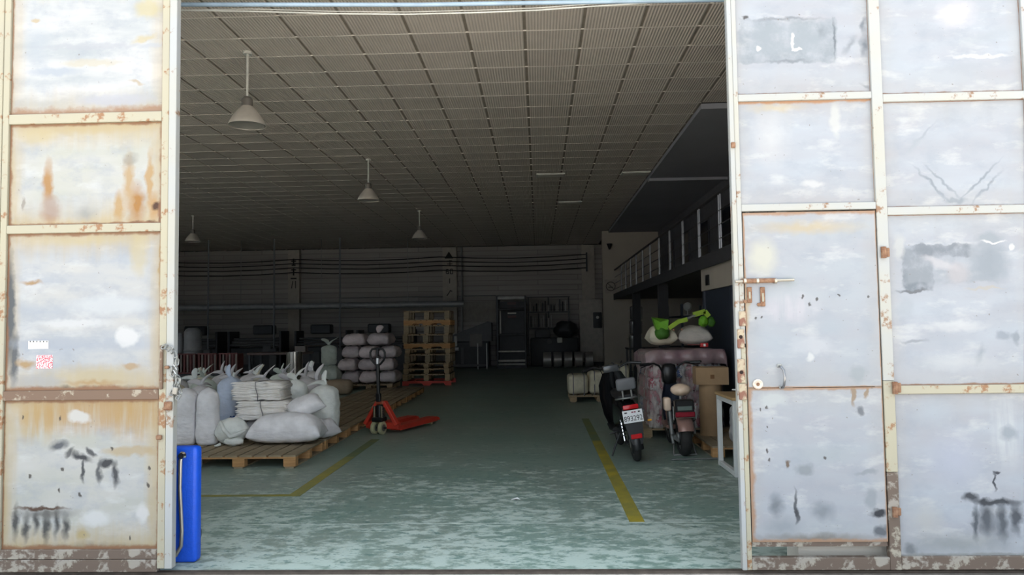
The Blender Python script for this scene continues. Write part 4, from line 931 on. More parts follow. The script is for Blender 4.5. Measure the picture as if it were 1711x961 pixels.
# ================================================================== PALLET JACK
JR = REDW
jk = thing('pallet_jack', 'red hand pallet jack with black looped handle beside the pallets', 'pallet jack', (-2.37, 6.20, 0), (0, 0, R(-20)))
for s in (-1, 1):
    wh = MB().lathe([(0.02, -0.026), (0.085, -0.026), (0.095, -0.018), (0.095, 0.018), (0.085, 0.026), (0.02, 0.026), (0.02, -0.026)], 22, (s * 0.062, 0, 0.095), 'x').build('steer_wheel', mat('pale_polyurethane', (190, 188, 150), 0.5), jk)
    MB().lathe([(0.0, -0.029), (0.052, -0.029), (0.052, 0.029), (0.0, 0.029)], 16, (s * 0.062, 0, 0.095), 'x').build('hub', mat('wheel_hub_grey', (110, 112, 104), 0.5, 0.3), wh)
MB().cyl((-0.13, 0, 0.095), (0.13, 0, 0.095), 0.016, n=10).build('axle', DKMETAL, jk)
MB().bbox((0, 0.02, 0.215), (0.17, 0.16, 0.07), 0.015, 2).build('steer_yoke', BLACK, jk)
MB().cyl((0, 0.03, 0.18), (0, 0.03, 0.42), 0.052, n=16).build('pump_body', BLACK, jk)
for s in (-1, 1):
    MB().cyl((s * 0.062, -0.015, 0.20), (s * 0.062, -0.015, 0.41), 0.019, n=10).build('piston', mat('pump_steel', (150, 140, 120), 0.3, 0.8), jk)
sp = [(0.085 * 0 + 0.075 + 0.026 * math.cos(a), 0.0 + 0.026 * math.sin(a), 0.22 + 0.17 * a / (14 * math.pi)) for a in [i * math.pi / 5 for i in range(71)]]
MB().tube(sp, 0.0045, 5).build('spring', DKMETAL, jk, smooth=180)
for s in (-1, 1):
    # A-frame plates rise from the fork heads to the pump head
    a_, b_ = Vector((s * 0.27, 0.10, 0.13)), Vector((s * 0.05, 0.06, 0.47))
    dirv = (b_ - a_); L = dirv.length; ang = math.atan2(dirv.x, dirv.z)
    MB().bbox((0, 0, 0), (0.055, 0.09, L), 0.008, 1).build('frame_arm', JR, jk, (a_ + b_) / 2, (0, ang, 0))
    MB().prism([(-0.085, 0.045), (0.085, 0.045), (0.085, 0.115), (-0.085, 0.115)], 1.16).build('fork', JR, jk, (s * 0.19, 0.16, 0.0))
    MB().prism([(-0.085, 0.06), (0.085, 0.06), (0.055, 0.10), (-0.055, 0.10)], 0.10).build('fork_tip', JR, jk, (s * 0.19, 1.32, -0.005))
    MB().lathe([(0.0, -0.06), (0.038, -0.06), (0.038, 0.06), (0.0, 0.06)], 14, (s * 0.19, 1.18, 0.038), 'x').build('load_roller', mat('pale_polyurethane', (190, 188, 150)), jk)
MB().bbox((0, 0.13, 0.115), (0.56, 0.09, 0.10), 0.012, 1).build('cross_head', JR, jk)
MB().bbox((0, 0.055, 0.46), (0.13, 0.08, 0.05), 0.01, 1).build('pump_head', mat('rusty_red_casting', (176, 92, 66), 0.6), jk)
MB().bbox((0, 0.0, 0.535), (0.075, 0.055, 0.13), 0.012, 1).build('handle_socket', BLACK, jk)
MB().tube([(0, 0.0, 0.55), (0, -0.005, 0.80), (0, -0.01, 1.03)], 0.027, 12).build('handle_bar', BLACK, jk, smooth=60)
loop = [(0, -0.012, 1.0), (0.05, -0.014, 1.03), (0.10, -0.016, 1.08), (0.125, -0.018, 1.14), (0.122, -0.02, 1.20), (0.09, -0.02, 1.245), (0.0, -0.02, 1.255), (-0.09, -0.02, 1.245), (-0.122, -0.02, 1.20), (-0.125, -0.018, 1.14), (-0.10, -0.016, 1.08), (-0.05, -0.014, 1.03)]
MB().tube(loop, 0.016, 10, True).build('grip_loop', BLACK, jk, smooth=180)
MB().tube([(0, -0.016, 1.03), (0, -0.018, 1.245)], 0.02, 10).build('grip_stem', BLACK, jk)
MB().tube([(0.0, -0.03, 1.16), (0.04, -0.04, 1.13), (0.075, -0.045, 1.10)], [0.012, 0.009, 0.007], 8).build('release_lever', BLACK, jk, smooth=180)
MB().box((0.012, -0.042, 1.07), (0.035, 0.004, 0.085)).build('tag_label', PAPER, jk)

# ================================================================== PLATFORM TROLLEY
BLUE = mat('blue_moulded_plastic', (22, 86, 214), 0.42, 0, 0.06, 30, bmp=0.15)
tr = thing('platform_trolley', 'blue plastic platform trolley stood on end beside the gate leaf', 'trolley', (-2.545, 0.315, 0))
MB().bbox((0, 0, 0.385), (0.46, 0.095, 0.77), 0.026, 3).build('deck', BLUE, tr)
MB().bbox((0, 0.05, 0.385), (0.40, 0.02, 0.70), 0.006, 1).build('underside', mat('dark_blue_plastic', (18, 52, 140), 0.5), tr)
hx, hy = 0.128, -0.052
MB().tube([(hx + 0.012, hy + 0.012, 0.715), (hx + 0.010, hy - 0.014, 0.71), (hx + 0.004, hy - 0.018, 0.68), (hx + 0.002, hy - 0.018, 0.5), (hx + 0.018, hy - 0.018, 0.22), (hx + 0.014, hy - 0.018, 0.12), (hx - 0.02, hy - 0.018, 0.06), (hx - 0.07, hy - 0.018, 0.035), (-hx + 0.07, hy - 0.018, 0.035), (-hx + 0.02, hy - 0.018, 0.06), (-hx - 0.004, hy - 0.018, 0.5), (-hx - 0.01, hy - 0.014, 0.71), (-hx - 0.012, hy + 0.012, 0.715)], 0.0125, 10).build('handle', mat('handle_steel', (196, 192, 182), 0.3, 0.8), tr, smooth=180)
for sx in (-1, 1):
    MB().lathe([(0.0, -0.03), (0.02, -0.028), (0.028, -0.012), (0.024, 0.01)], 14, (sx * (hx + 0.012), hy, 0.715), 'y').build('handle_bolt', CHROME, tr)
    for zz in (0.14, 0.62):
        cst = MB().lathe([(0.0, -0.014), (0.05, -0.014), (0.05, 0.014), (0.0, 0.014)], 16, (sx * 0.15, 0.135, zz), 'x').build('caster_wheel', mat('grey_rubber', (90, 92, 96), 0.7), tr)
        MB().box((sx * 0.15, 0.085, zz), (0.04, 0.06, 0.03)).build('caster_fork', GALV, cst)
# scrap on the floor
p = on(853, 836)
sc_ = MB().add([(0, 0, 0.001), (0.05, -0.01, 0.012), (0.09, 0.012, 0.002), (0.06, 0.03, 0.02), (0.015, 0.03, 0.004)], [(0, 1, 3, 4), (1, 2, 3)]).add([(0.02, 0.0, 0.0), (0.08, 0.0, 0.0), (0.05, 0.03, 0.0)], [(0, 1, 2)]).build('paper_scrap', PAPER, None, p, smooth=0)
tag(sc_, 'small crumpled white paper scrap on the green floor', 'scrap')

# ================================================================== RIGHT SIDE
def pl(label, x, y, key=('block', 1), rz=0): return pallet(key, (x, y, 0), rz, label, 'pallets on the gallery side')
pl('pallet under the cream bales', 1.22, 11.0, ('block', 4))
pl('pallet in front of the wrapped stack carrying the cardboard tube', 2.0 + 0.62, 4.53, ('block', 1))
pl('pallet under the film wrapped stack', 2.0, 6.12, ('block', 4))
# cream bales
CW = sackmat('cream_bale_wrap', (214, 208, 184))
def block_bale(x0, x1, y0, y1, z0, z1, label, seed):
    b_ = thing('cream_bale', label, 'bale', ((x0 + x1) / 2, (y0 + y1) / 2, z0), group='cream bales')
    L, W, T = x1 - x0, y1 - y0, z1 - z0
    bm = bmesh.new(); bmesh.ops.create_cube(bm, size=1); bmesh.ops.subdivide_edges(bm, edges=list(bm.edges), cuts=7, use_grid_fill=True)
    for v in bm.verts:
        c = v.co.copy() * 2; n_ = (abs(c.x) ** 7 + abs(c.y) ** 7 + abs(c.z) ** 7) ** (1 / 7)
        c = c / n_ if n_ > 0 else c
        d = 1 + 0.035 * nz(c.x * 1.5 + seed, c.y * 1.5, c.z * 1.5)
        v.co = Vector((c.x * L / 2 * d, c.y * W / 2 * d, max(0, T / 2 + c.z * T / 2 * d)))
    bm.verts.index_update(); mb = MB().add([v.co for v in bm.verts], [tuple(v.index for v in f.verts) for f in bm.faces]); bm.free()
    mb.build('wrap', CW, b_, smooth=180)
    for u in (-0.25, 0.28):
        MB().box((u * L, 0, T / 2), (0.02, W * 1.01, T * 1.02)).build('strap', CORD, b_)
    return b_
block_bale(0.58, 1.00, 10.5, 11.3, DECK, DECK + 0.40, 'cream bale at the aisle end of the low pallet', 1.0)
block_bale(1.01, 1.44, 10.5, 11.3, DECK, DECK + 0.47, 'cream bale next to the black scooter handlebar', 2.0)
block_bale(1.45, 1.84, 10.5, 11.3, DECK, DECK + 0.60, 'cream bale half hidden behind the black scooter', 3.0)
# wrapped stack of printed packages
ws = thing('wrapped_package_stack', 'film wrapped stack of red printed packages behind the scooters', 'stack', (2.0, 6.12, DECK))
PKR = glyph_print('red_printed_package', (204, 190, 192), (158, 62, 82), 13); PKB = glyph_print('blue_printed_package', (206, 206, 212), (52, 86, 150), 18); PKP = mat('pink_package', (176, 106, 120), 0.5, var=0.08); PKM = mat('mauve_package', (150, 112, 122), 0.5, var=0.08)
pk = [MB().bbox((0, 0, 0.082), (0.24, 0.36, 0.164), 0.03, 2).mesh('package', mm, 60) for mm in (PKR, PKB, PKP, PKM)]
rn = random.Random(5)
for lz in range(6):
    for ix in range(4):
        for iy in range(3):
            if 0 < ix < 3 and iy == 1 and lz < 5: continue
            t_ = rn.choice([0, 0, 2, 3, 0, 2, 1]) if lz != 4 else rn.choice([0, 1, 1, 2])
            put('package', pk[t_], ws, (-0.375 + 0.25 * ix + rn.uniform(-0.008, 0.008), -0.38 + 0.38 * iy, 0.167 * lz))
def film_mat():
    mt, nt, b = newmat('stretch_film'); v = coord(nt)
    b.inputs['Base Color'].default_value = lin((214, 210, 206)); b.inputs['Roughness'].default_value = 0.22
    n1 = noi(nt, mapped(nt, v, (3, 3, 1.2)), 5.0, 4)
    nt.links.new(rng(nt, n1, 0.38, 0.70, 0.12, 0.85), b.inputs['Alpha'])
    bump(nt, b, n1, 0.8, 0.03); return mt
FILM = film_mat()
fm = MB(); hh = 1.02; ring = []
for i in range(13):
    for j in range(40):
        a = 2 * math.pi * j / 40; ca, sa = math.cos(a), math.sin(a); se = (abs(ca) ** 10 + abs(sa) ** 10) ** (-0.1)
        d = 1 + 0.012 * nz(ca * 3, sa * 3, i * 0.8)
        ring.append((0.535 * ca * se * d, 0.60 * sa * se * d, hh * i / 12))
fm.add(ring, [(i * 40 + j, i * 40 + (j + 1) % 40, (i + 1) * 40 + (j + 1) % 40, (i + 1) * 40 + j) for i in range(12) for j in range(40)])
fm.build('stretch_film', FILM, ws, (0, 0, 0.0), smooth=180)
# mauve plastic cover draped over the stack
MAUVE = mat('mauve_plastic_sheet', (160, 146, 144), 0.32, 0, 0.1, 4, bmp=0.5, rgb2=(140, 112, 120))
dv = MB(); vs = []; nx, ny = 36, 30
for i in range(nx + 1):
    for j in range(ny + 1):
        u, v_ = i / nx, j / ny
        x = -0.60 + 1.19 * u; y = -0.66 + 1.32 * v_
        drop = 0
        ex = max(0, -0.47 - x, x - 0.53); ey = max(0, -0.60 - y)
        zz = 1.045 + 0.03 * nz(x * 2.5, y * 2.5, 3) + 0.012 * nz(x * 8, y * 3, 1)
        if ey > 0: zz -= ey * (3.2 + 1.6 * nz(x * 2.2, 7, 0)); y = -0.615 - ey * 0.35 - 0.015 * math.sin(x * 26)
        if ex > 0: zz -= ex * (2.2 + 1.5 * nz(7, y * 3, 0)); x = (-0.545 - 0.01 * math.sin(y * 20)) if x < 0 else 0.545
        vs.append((x, y, zz))
dv.add(vs, [(i * (ny + 1) + j, (i + 1) * (ny + 1) + j, (i + 1) * (ny + 1) + j + 1, i * (ny + 1) + j + 1) for i in range(nx) for j in range(ny)])
ds = dv.build('plastic_cover', MAUVE, None, (2.0, 6.12, DECK), smooth=180)
sm_ = ds.modifiers.new('thick', 'SOLIDIFY'); sm_.thickness = 0.004
tag(ds, 'mauve plastic sheet draped over the film wrapped stack', 'sheet')
CL = DECK + 1.10
lie_sack((1.78, 6.22, CL), 0.42, 0.50, 0.30, SC, 'rounded pale sack on the wrapped stack under the green carrier', 51.0, flat=0.7)
lie_sack((2.26, 6.25, CL), 0.50, 0.50, 0.28, sackmat('grey_white_sack', (206, 200, 192)), 'long pale sack on the wrapped stack beside the dark shutters', 52.0, rz=R(-6), flat=0.7)
# green carrier: two pouches joined by a strap
GREEN = mat('bright_green_fabric', (110, 176, 40), 0.6, 0, 0.15, 8, bmp=0.3)
LIME = mat('lime_green_fabric', (160, 196, 60), 0.6, 0, 0.1, 8)
gc = thing('green_carrier', 'bright green cloth carrier with a strap lying on the pale sacks', 'bag', (1.72, 5.93, CL + 0.15))
MB().add([(-0.10, -0.05, 0.24), (0.12, -0.05, 0.22), (0.10, -0.08, 0.08), (-0.05, -0.08, 0.08), (-0.10, 0.10, 0.26), (0.12, 0.12, 0.23), (0.10, 0.12, 0.08), (-0.05, 0.10, 0.08), (0.0, -0.05, 0.19)], [(0, 8, 3), (8, 1, 2), (8, 2, 3), (4, 7, 6, 5), (0, 3, 7, 4), (1, 5, 6, 2), (3, 2, 6, 7), (0, 4, 5, 1, 8)]).build('flap', GREEN, gc, smooth=0)
blob(0.22, 0.22, 0.18, 3.0, 0.15).build('pouch', mat('dark_green_fabric', (66, 118, 34), 0.7), gc, (0.03, 0.0, -0.06), smooth=180)
def strip(mb, pts, w_, t_=0.006):
    for a_, b_ in zip(pts[:-1], pts[1:]):
        a_, b_ = Vector(a_), Vector(b_); d = b_ - a_; ang = math.atan2(d.z, d.x)
        mb.box((a_ + b_) / 2, (d.length + 0.01, t_, w_), (0, -ang, 0))
    return mb
strip(MB(), [(0.12, -0.06, 0.10), (0.25, -0.04, 0.19), (0.38, -0.02, 0.22)], 0.06, 0.03).build('strap', LIME, gc)
strip(MB(), [(0.38, -0.02, 0.235), (0.50, 0, 0.275)], 0.022, 0.02).build('buckle_strap', GALV, gc)
strip(MB(), [(0.48, 0.0, 0.285), (0.64, 0.0, 0.33), (0.69, 0.0, 0.26)], 0.07, 0.03).build('strap', LIME, gc)
blob(0.14, 0.14, 0.16, 6.0, 0.2).build('pouch', GREEN, gc, (0.62, 0.02, 0.11), smooth=180)
blob(0.12, 0.12, 0.14, 7.0, 0.2).build('pouch', mat('dark_green_fabric', (66, 118, 34)), gc, (0.73, 0.04, 0.11), smooth=180)
tp = thing('tape_roll', 'small red and white tape dispenser on the wrapped stack', 'tape', (2.30, 5.76, CL - 0.02))
MB().bbox((0, 0, 0.03), (0.11, 0.06, 0.06), 0.012, 2).build('body', mat('bright_red_plastic', (206, 48, 52), 0.4), tp)
MB().box((0, -0.0315, 0.03), (0.03, 0.002, 0.035)).build('label_patch', PAPER, tp)
MB().box((-0.14, 0, 0.035), (0.18, 0.03, 0.008)).build('tape_tail', mat('dull_red_tape', (150, 70, 66), 0.5), tp)
# cardboard tube and box
tb = thing('cardboard_tube', 'thick brown cardboard tube standing on the pallet by the brown scooter', 'tube', (2.165, 4.86, DECK))
MB().lathe([(0.125, 0), (0.14, 0), (0.14, 0.64), (0.125, 0.64), (0.125, 0)], 32).build('wall', CARD, tb)
MB().lathe([(0.0, 0.30), (0.124, 0.30)], 24).build('inner_plug', CARD, tb)
cb = thing('cardboard_box', 'brown cardboard box balanced on top of the cardboard tube', 'box', (2.17, 4.86, DECK + 0.642), (0, 0, R(-4)))
MB().box((0, 0, 0.105), (0.40, 0.32, 0.21)).build('body', CARD, cb)
for s in (-1, 1): MB().box((0, s * 0.081, 0.2125), (0.40, 0.157, 0.005)).build('flap', CARD, cb)
MB().box((0, 0, 0.216), (0.40, 0.05, 0.002)).build('tape', mat('brown_parcel_tape', (150, 112, 66), 0.3), cb)
MB().box((0, -0.161, 0.10), (0.05, 0.002, 0.05)).build('printed_mark', mat('faint_box_print', (128, 92, 58), 0.8), cb)
# bags under the table
stand_sack(2.40, 4.25, 0.15, 0.46, sackmat('translucent_white_bag', (208, 210, 212)), 'pale plastic bag under the white legged table', seed=61, ears=1, z=DECK, es=0.8, crease=0.12)
o = blob(0.34, 0.3, 0.26, 8.8, 0.15).build('plastic_bag', sackmat('translucent_white_bag', (208, 210, 212)), None, (2.72, 4.25, DECK), smooth=180); tag(o, 'round pale plastic bag under the table beside the gate leaf', 'bag')
# table
tbl = thing('work_table', 'wood topped table with white steel legs beside the gate leaf', 'table', (2.585, 3.28, 0))
WLEG = mat('white_leg_paint', (216, 218, 216), 0.4, var=0.05)
TOPW = wood('table_top_wood', (186, 158, 116), (160, 130, 92))
MB().bbox((0, 0, 0.785), (1.30, 0.74, 0.03), 0.004, 1).build('table_top', TOPW, tbl)
for s in (-1, 1):
    x = s * 0.61
    for yy in (-0.33, 0.33): MB().bbox((x, yy, 0.385), (0.05, 0.05, 0.77), 0.004, 1).build('leg', WLEG, tbl)
    MB().bbox((x, 0, 0.03), (0.05, 0.61, 0.05), 0.004, 1).build('foot_bar', WLEG, tbl)
    MB().bbox((x, 0, 0.745), (0.05, 0.61, 0.05), 0.004, 1).build('side_bar', WLEG, tbl)
for k, (dx, dy, rz) in enumerate(((-0.30, 0.05, 0.2), (-0.25, -0.12, -0.15), (-0.32, 0.18, 0.5))):
    o = MB().bbox((0, 0, 0.006), (0.30, 0.21, 0.012), 0.002, 1).build('paper_pad', PAPER, None, (2.585 + dx, 3.28 + dy, 0.8005 + 0.013 * k), (0, 0, rz))
    tag(o, ('bottom', 'middle', 'top')[k] + ' white paper pad of the small heap on the table', 'paper', 'paper pads on the table')

# ================================================================== SCOOTERS
def wheel(root, y, r, tw_, rim=GALV, spokes=6):
    w_ = MB().lathe([(r * 0.66, -tw_ * 0.42), (r * 0.78, -tw_ * 0.5), (r * 0.93, -tw_ * 0.40), (r, -tw_ * 0.12), (r, tw_ * 0.12), (r * 0.93, tw_ * 0.40), (r * 0.78, tw_ * 0.5), (r * 0.66, tw_ * 0.42), (r * 0.66, -tw_ * 0.42)], 36, (0, y, r), 'x').build('tyre', RUBBER, root, smooth=50)
    mb = MB().lathe([(r * 0.60, -tw_ * 0.36), (r * 0.67, -tw_ * 0.36), (r * 0.67, tw_ * 0.36), (r * 0.60, tw_ * 0.36), (r * 0.60, -tw_ * 0.36)], 28, (0, y, r), 'x')
    mb.lathe([(0, -tw_ * 0.6), (r * 0.24, -tw_ * 0.6), (r * 0.24, tw_ * 0.6), (0, tw_ * 0.6)], 16, (0, y, r), 'x')
    for k in range(spokes):
        a = 2 * math.pi * k / spokes; mb.cyl((0, y + 0.2 * r * math.cos(a), r + 0.2 * r * math.sin(a)), (0, y + 0.63 * r * math.cos(a), r + 0.63 * r * math.sin(a)), 0.012, n=6)
    mb.build('rim', rim, w_); return w_
def fender(root, y, r, w_, a0, a1, m_, name='fender'):
    mb = MB(); vs = []; n = 16
    for i in range(n + 1):
        a = R(a0 + (a1 - a0) * i / n)
        for k, (dx, dr) in enumerate(((-0.5, -0.022), (-0.42, 0.004), (-0.2, 0.016), (0, 0.02), (0.2, 0.016), (0.42, 0.004), (0.5, -0.022), (0.4, -0.008), (0, 0.012), (-0.4, -0.008))):
            rr = r + dr; vs.append((dx * w_, y + rr * math.cos(a), r * 0 + rz0 + rr * math.sin(a)))
    m_n = 10
    fs = [(i * m_n + j, i * m_n + (j + 1) % m_n, (i + 1) * m_n + (j + 1) % m_n, (i + 1) * m_n + j) for i in range(n) for j in range(m_n)] + [tuple(range(m_n - 1, -1, -1)), tuple(range(n * m_n, (n + 1) * m_n))]
    return mb.add(vs, fs).build(name, m_, root, smooth=60)
REDL = mat('red_tail_lens', (200, 34, 40), 0.2, var=0.05); AMB = mat('amber_lens', (220, 160, 60), 0.25, var=0.05)
GLOSS = mat('gloss_black_paint', (16, 16, 19), 0.18, 0, 0.05)
def loft(mb, secs):       # closed sections (lists of points, equal length)
    n = len(secs[0]); vs = [p for s in secs for p in s]
    fs = [(i * n + j, i * n + (j + 1) % n, (i + 1) * n + (j + 1) % n, (i + 1) * n + j) for i in range(len(secs) - 1) for j in range(n)]
    fs += [tuple(range(n - 1, -1, -1)), tuple(range((len(secs) - 1) * n, len(secs) * n))]
    return mb.add(vs, fs)
def rsec(y, zc, w_, h_, n=16, p=3.0, sk=0):   # rounded section in the xz plane at y
    out = []
    for j in range(n):
        a = 2 * math.pi * j / n; ca, sa = math.cos(a), math.sin(a); se = (abs(ca) ** p + abs(sa) ** p) ** (-1 / p)
        out.append((w_ / 2 * ca * se, y + sk * sa, zc + h_ / 2 * sa * se))
    return out
# -- black scooter
s1 = thing('electric_scooter', 'black electric scooter leaning on its stand with a white licence plate', 'scooter', (1.10, 3.90, 0), (0, R(-8), R(3)))
rz0 = 0.205
wheel(s1, 0, 0.205, 0.085); wheel(s1, 1.16, 0.205, 0.08)
MB().lathe([(0, -0.05), (0.11, -0.05), (0.12, -0.03), (0.12, 0.03), (0.11, 0.05), (0, 0.05)], 24, (0, 0, 0.205), 'x').build('hub_motor', DKMETAL, s1)
fender(s1, 0, 0.235, 0.13, 60, 190, BLACK, 'rear_fender')
fender(s1, 1.16, 0.235, 0.12, 10, 150, GLOSS, 'front_fender')
for s in (-1, 1):
    MB().tube([(s * 0.075, 0, 0.205), (s * 0.085, 0.25, 0.27), (s * 0.08, 0.45, 0.32)], 0.018, 8).build('swing_arm', DKMETAL, s1)
    sh_ = MB().cyl((s * 0.10, 0.02, 0.24), (s * 0.10, 0.10, 0.54), 0.012, n=8).build('shock', CHROME, s1)
    MB().tube([(s * 0.10 + 0.024 * math.cos(a), 0.03 + 0.0 + 0.024 * math.sin(a) + 0.06 * a / (12 * math.pi), 0.28 + 0.22 * a / (12 * math.pi)) for a in [i * math.pi / 4 for i in range(49)]], 0.005, 5).build('spring', DKMETAL, sh_, smooth=180)
    MB().tube([(s * 0.06, 1.16, 0.205), (s * 0.065, 1.12, 0.42), (s * 0.05, 1.06, 0.62)], 0.017, 8).build('fork_leg', DKMETAL, s1)
loft(MB(), [rsec(-0.13, 0.44, 0.15, 0.30), rsec(0.0, 0.52, 0.20, 0.34), rsec(0.2, 0.56, 0.25, 0.36), rsec(0.45, 0.54, 0.26, 0.42), rsec(0.60, 0.46, 0.24, 0.40)]).build('tail_body', GLOSS, s1, smooth=60)
loft(MB(), [rsec(-0.02, 0.735, 0.20, 0.05), rsec(0.06, 0.745, 0.25, 0.085), rsec(0.30, 0.745, 0.26, 0.09), rsec(0.52, 0.755, 0.22, 0.09), rsec(0.60, 0.76, 0.14, 0.05)]).build('seat', mat('black_vinyl', (30, 30, 33), 0.5), s1, smooth=60)
loft(MB(), [rsec(0.55, 0.30, 0.30, 0.07), rsec(0.75, 0.29, 0.33, 0.06), rsec(1.0, 0.31, 0.30, 0.07)]).build('footboard', BLACK, s1, smooth=60)
loft(MB(), [[(x, 0.93 + dy, z_) for x, dy, z_ in ((-hw, 0, z0), (-hw * 0.6, 0.05, z0), (hw * 0.6, 0.05, z0), (hw, 0, z0), (hw * 0.6, 0.11, z0), (-hw * 0.6, 0.11, z0))] for hw, z0 in ((0.13, 0.30), (0.18, 0.45), (0.20, 0.65), (0.19, 0.82), (0.12, 0.96))]).build('leg_shield', GLOSS, s1, smooth=50)
MB().tube([(0, 1.07, 0.55), (0, 1.0, 0.80), (0, 0.96, 1.0)], 0.035, 10).build('steering_column', BLACK, s1)
MB().bbox((0, 0.99, 1.005), (0.20, 0.13, 0.09), 0.02, 2).build('instrument_pod', mat('silver_grey_plastic', (96, 98, 100), 0.3, 0.3), s1)
MB().lathe([(0.0, 0.05), (0.06, 0.045), (0.075, 0.0), (0.07, -0.04), (0, -0.05)], 18, (0, 1.12, 0.88), 'y').build('headlight', GALV, s1)
hb = MB().tube([(-0.36, 0.84, 1.03), (-0.22, 0.89, 1.055), (-0.11, 0.95, 1.01), (-0.05, 0.96, 0.985), (0.05, 0.96, 0.985), (0.11, 0.95, 1.01), (0.22, 0.89, 1.055), (0.36, 0.84, 1.03)], 0.013, 8).build('handlebar', DKMETAL, s1, smooth=180)
for s in (-1, 1):
    MB().cyl((s * 0.25, 0.88, 1.05), (s * 0.375, 0.835, 1.028), 0.020, n=10).build('grip', BLACK, hb)
    MB().tube([(s * 0.20, 0.91, 1.05), (s * 0.28, 0.95, 1.03), (s * 0.37, 0.91, 1.005)], 0.007, 6).build('brake_lever', GALV, hb)
    MB().tube([(s * 0.10, 0.97, 1.02), (s * 0.16, 1.0, 1.08), (s * 0.10, 1.03, 0.92)], 0.005, 6).build('cable', BLACK, hb, smooth=180)
MB().bbox((0, -0.06, 0.885), (0.225, 0.065, 0.14), 0.03, 3, (R(8), 0, 0)).build('backrest', mat('grey_vinyl', (112, 114, 118), 0.5), s1, smooth=60)
for s in (-1, 1): MB().tube([(s * 0.05, 0.03, 0.70), (s * 0.05, -0.05, 0.74), (s * 0.05, -0.055, 0.84)], 0.011, 8).build('backrest_stay', GALV, s1)
MB().tube([(-0.12, 0.1, 0.71), (-0.11, -0.08, 0.73), (0, -0.13, 0.735), (0.11, -0.08, 0.73), (0.12, 0.1, 0.71)], 0.010, 8).build('grab_rail', GALV, s1, smooth=180)
MB().bbox((0, -0.135, 0.63), (0.18, 0.05, 0.055), 0.014, 2, (R(-12), 0, 0)).build('tail_light', REDL, s1)
mf = loft(MB(), [[(sx_ * w2, yy_, zz_) for sx_, yy_ in ((-1, y_ - 0.012), (1, y_ - 0.012), (1, y_ + 0.02), (-1, y_ + 0.02))] for w2, zz_, y_ in ((0.055, 0.225, -0.235), (0.075, 0.29, -0.225), (0.095, 0.42, -0.195), (0.10, 0.60, -0.155))]).build('mud_flap', BLACK, s1)
MB().bbox((0.0, -0.240, 0.315), (0.125, 0.016, 0.052), 0.006, 1, (R(-8), 0, 0)).build('reflector', REDL, mf)
pt_ = MB().bbox((0, -0.205, 0.535), (0.225, 0.006, 0.14), 0.002, 1, (R(-10), 0, 0)).build('licence_plate', mat('white_plate', (232, 233, 236), 0.4, var=0.02), s1)
text('plate_number', '893292', 0.082, INK, pt_, (0, -0.2125, 0.512), (R(80), 0, 0), sx=0.86)
PURP = mat('plate_print_red', (150, 50, 80), 0.6)
for dx, w_ in ((-0.075, 0.03), (0.0, 0.022), (0.028, 0.02), (0.075, 0.024)):
    MB().box((dx, -0.2005, 0.580), (w_, 0.003, 0.014), (R(-10), 0, 0)).build('plate_mark', PURP if dx > -0.01 and dx < 0.05 else INK, pt_)
for s in (1,):
    MB().cyl((s * 0.08, -0.14, 0.46), (s * 0.17, -0.16, 0.46), 0.008, n=6).build('indicator_stalk', BLACK, s1)
    MB().bbox((s * 0.185, -0.165, 0.46), (0.05, 0.03, 0.022), 0.008, 1).build('indicator', AMB, s1)
MB().tube([(-0.10, 0.35, 0.28), (-0.19, 0.33, 0.12), (-0.235, 0.32, 0.034)], 0.011, 8).build('side_stand', DKMETAL, s1)
MB().tube([(-0.12, 0.5, 0.28), (-0.20, 0.5, 0.27)], 0.012, 8).build('foot_peg', DKMETAL, s1)
# -- brown scooter
BRN = mat('brown_metallic_paint', (164, 130, 120), 0.3, 0.3, 0.06); CRM = mat('cream_vinyl', (240, 214, 190), 0.3, 0, 0.05); NAVY = mat('dark_navy_plastic', (34, 42, 60), 0.35)
s2 = thing('electric_scooter', 'brown electric scooter with a cream saddle parked by the cardboard tube', 'scooter', (1.70, 4.22, 0), (0, R(-2), R(-1)))
rz0 = 0.225
wheel(s2, 0, 0.225, 0.13); wheel(s2, 0.95, 0.215, 0.10)
MB().lathe([(0, -0.06), (0.10, -0.06), (0.11, 0), (0.10, 0.06), (0, 0.06)], 22, (0, 0, 0.225), 'x').build('hub_motor', DKMETAL, s2)
fender(s2, 0, 0.26, 0.185, 40, 160, BRN, 'rear_fender'); fender(s2, 0.95, 0.25, 0.16, 0, 150, BRN, 'front_fender')
for s in (-1, 1):
    MB().tube([(s * 0.10, 0, 0.225), (s * 0.11, 0.2, 0.30), (s * 0.10, 0.42, 0.34)], 0.018, 8).build('swing_arm', GALV, s2)
    MB().tube([(s * 0.13, -0.18, 0.60), (s * 0.13, -0.17, 0.45), (s * 0.12, -0.02, 0.40)], 0.008, 6).build('rack_stay', GALV, s2)
    MB().tube([(s * 0.08, 0.95, 0.215), (s * 0.08, 0.92, 0.45), (s * 0.06, 0.86, 0.66)], 0.019, 8).build('fork_leg', CHROME, s2)
    MB().cyl((s * 0.13, 0.02, 0.25), (s * 0.13, 0.10, 0.52), 0.022, n=10).build('shock', GALV, s2)
loft(MB(), [rsec(0.02, 0.52, 0.16, 0.14), rsec(0.15, 0.50, 0.22, 0.26), rsec(0.40, 0.46, 0.24, 0.30), rsec(0.50, 0.40, 0.22, 0.22)]).build('battery_body', NAVY, s2, smooth=60)
loft(MB(), [rsec(0.40, 0.29, 0.28, 0.06), rsec(0.60, 0.28, 0.30, 0.05), rsec(0.82, 0.30, 0.28, 0.06)]).build('footboard', BRN, s2, smooth=60)
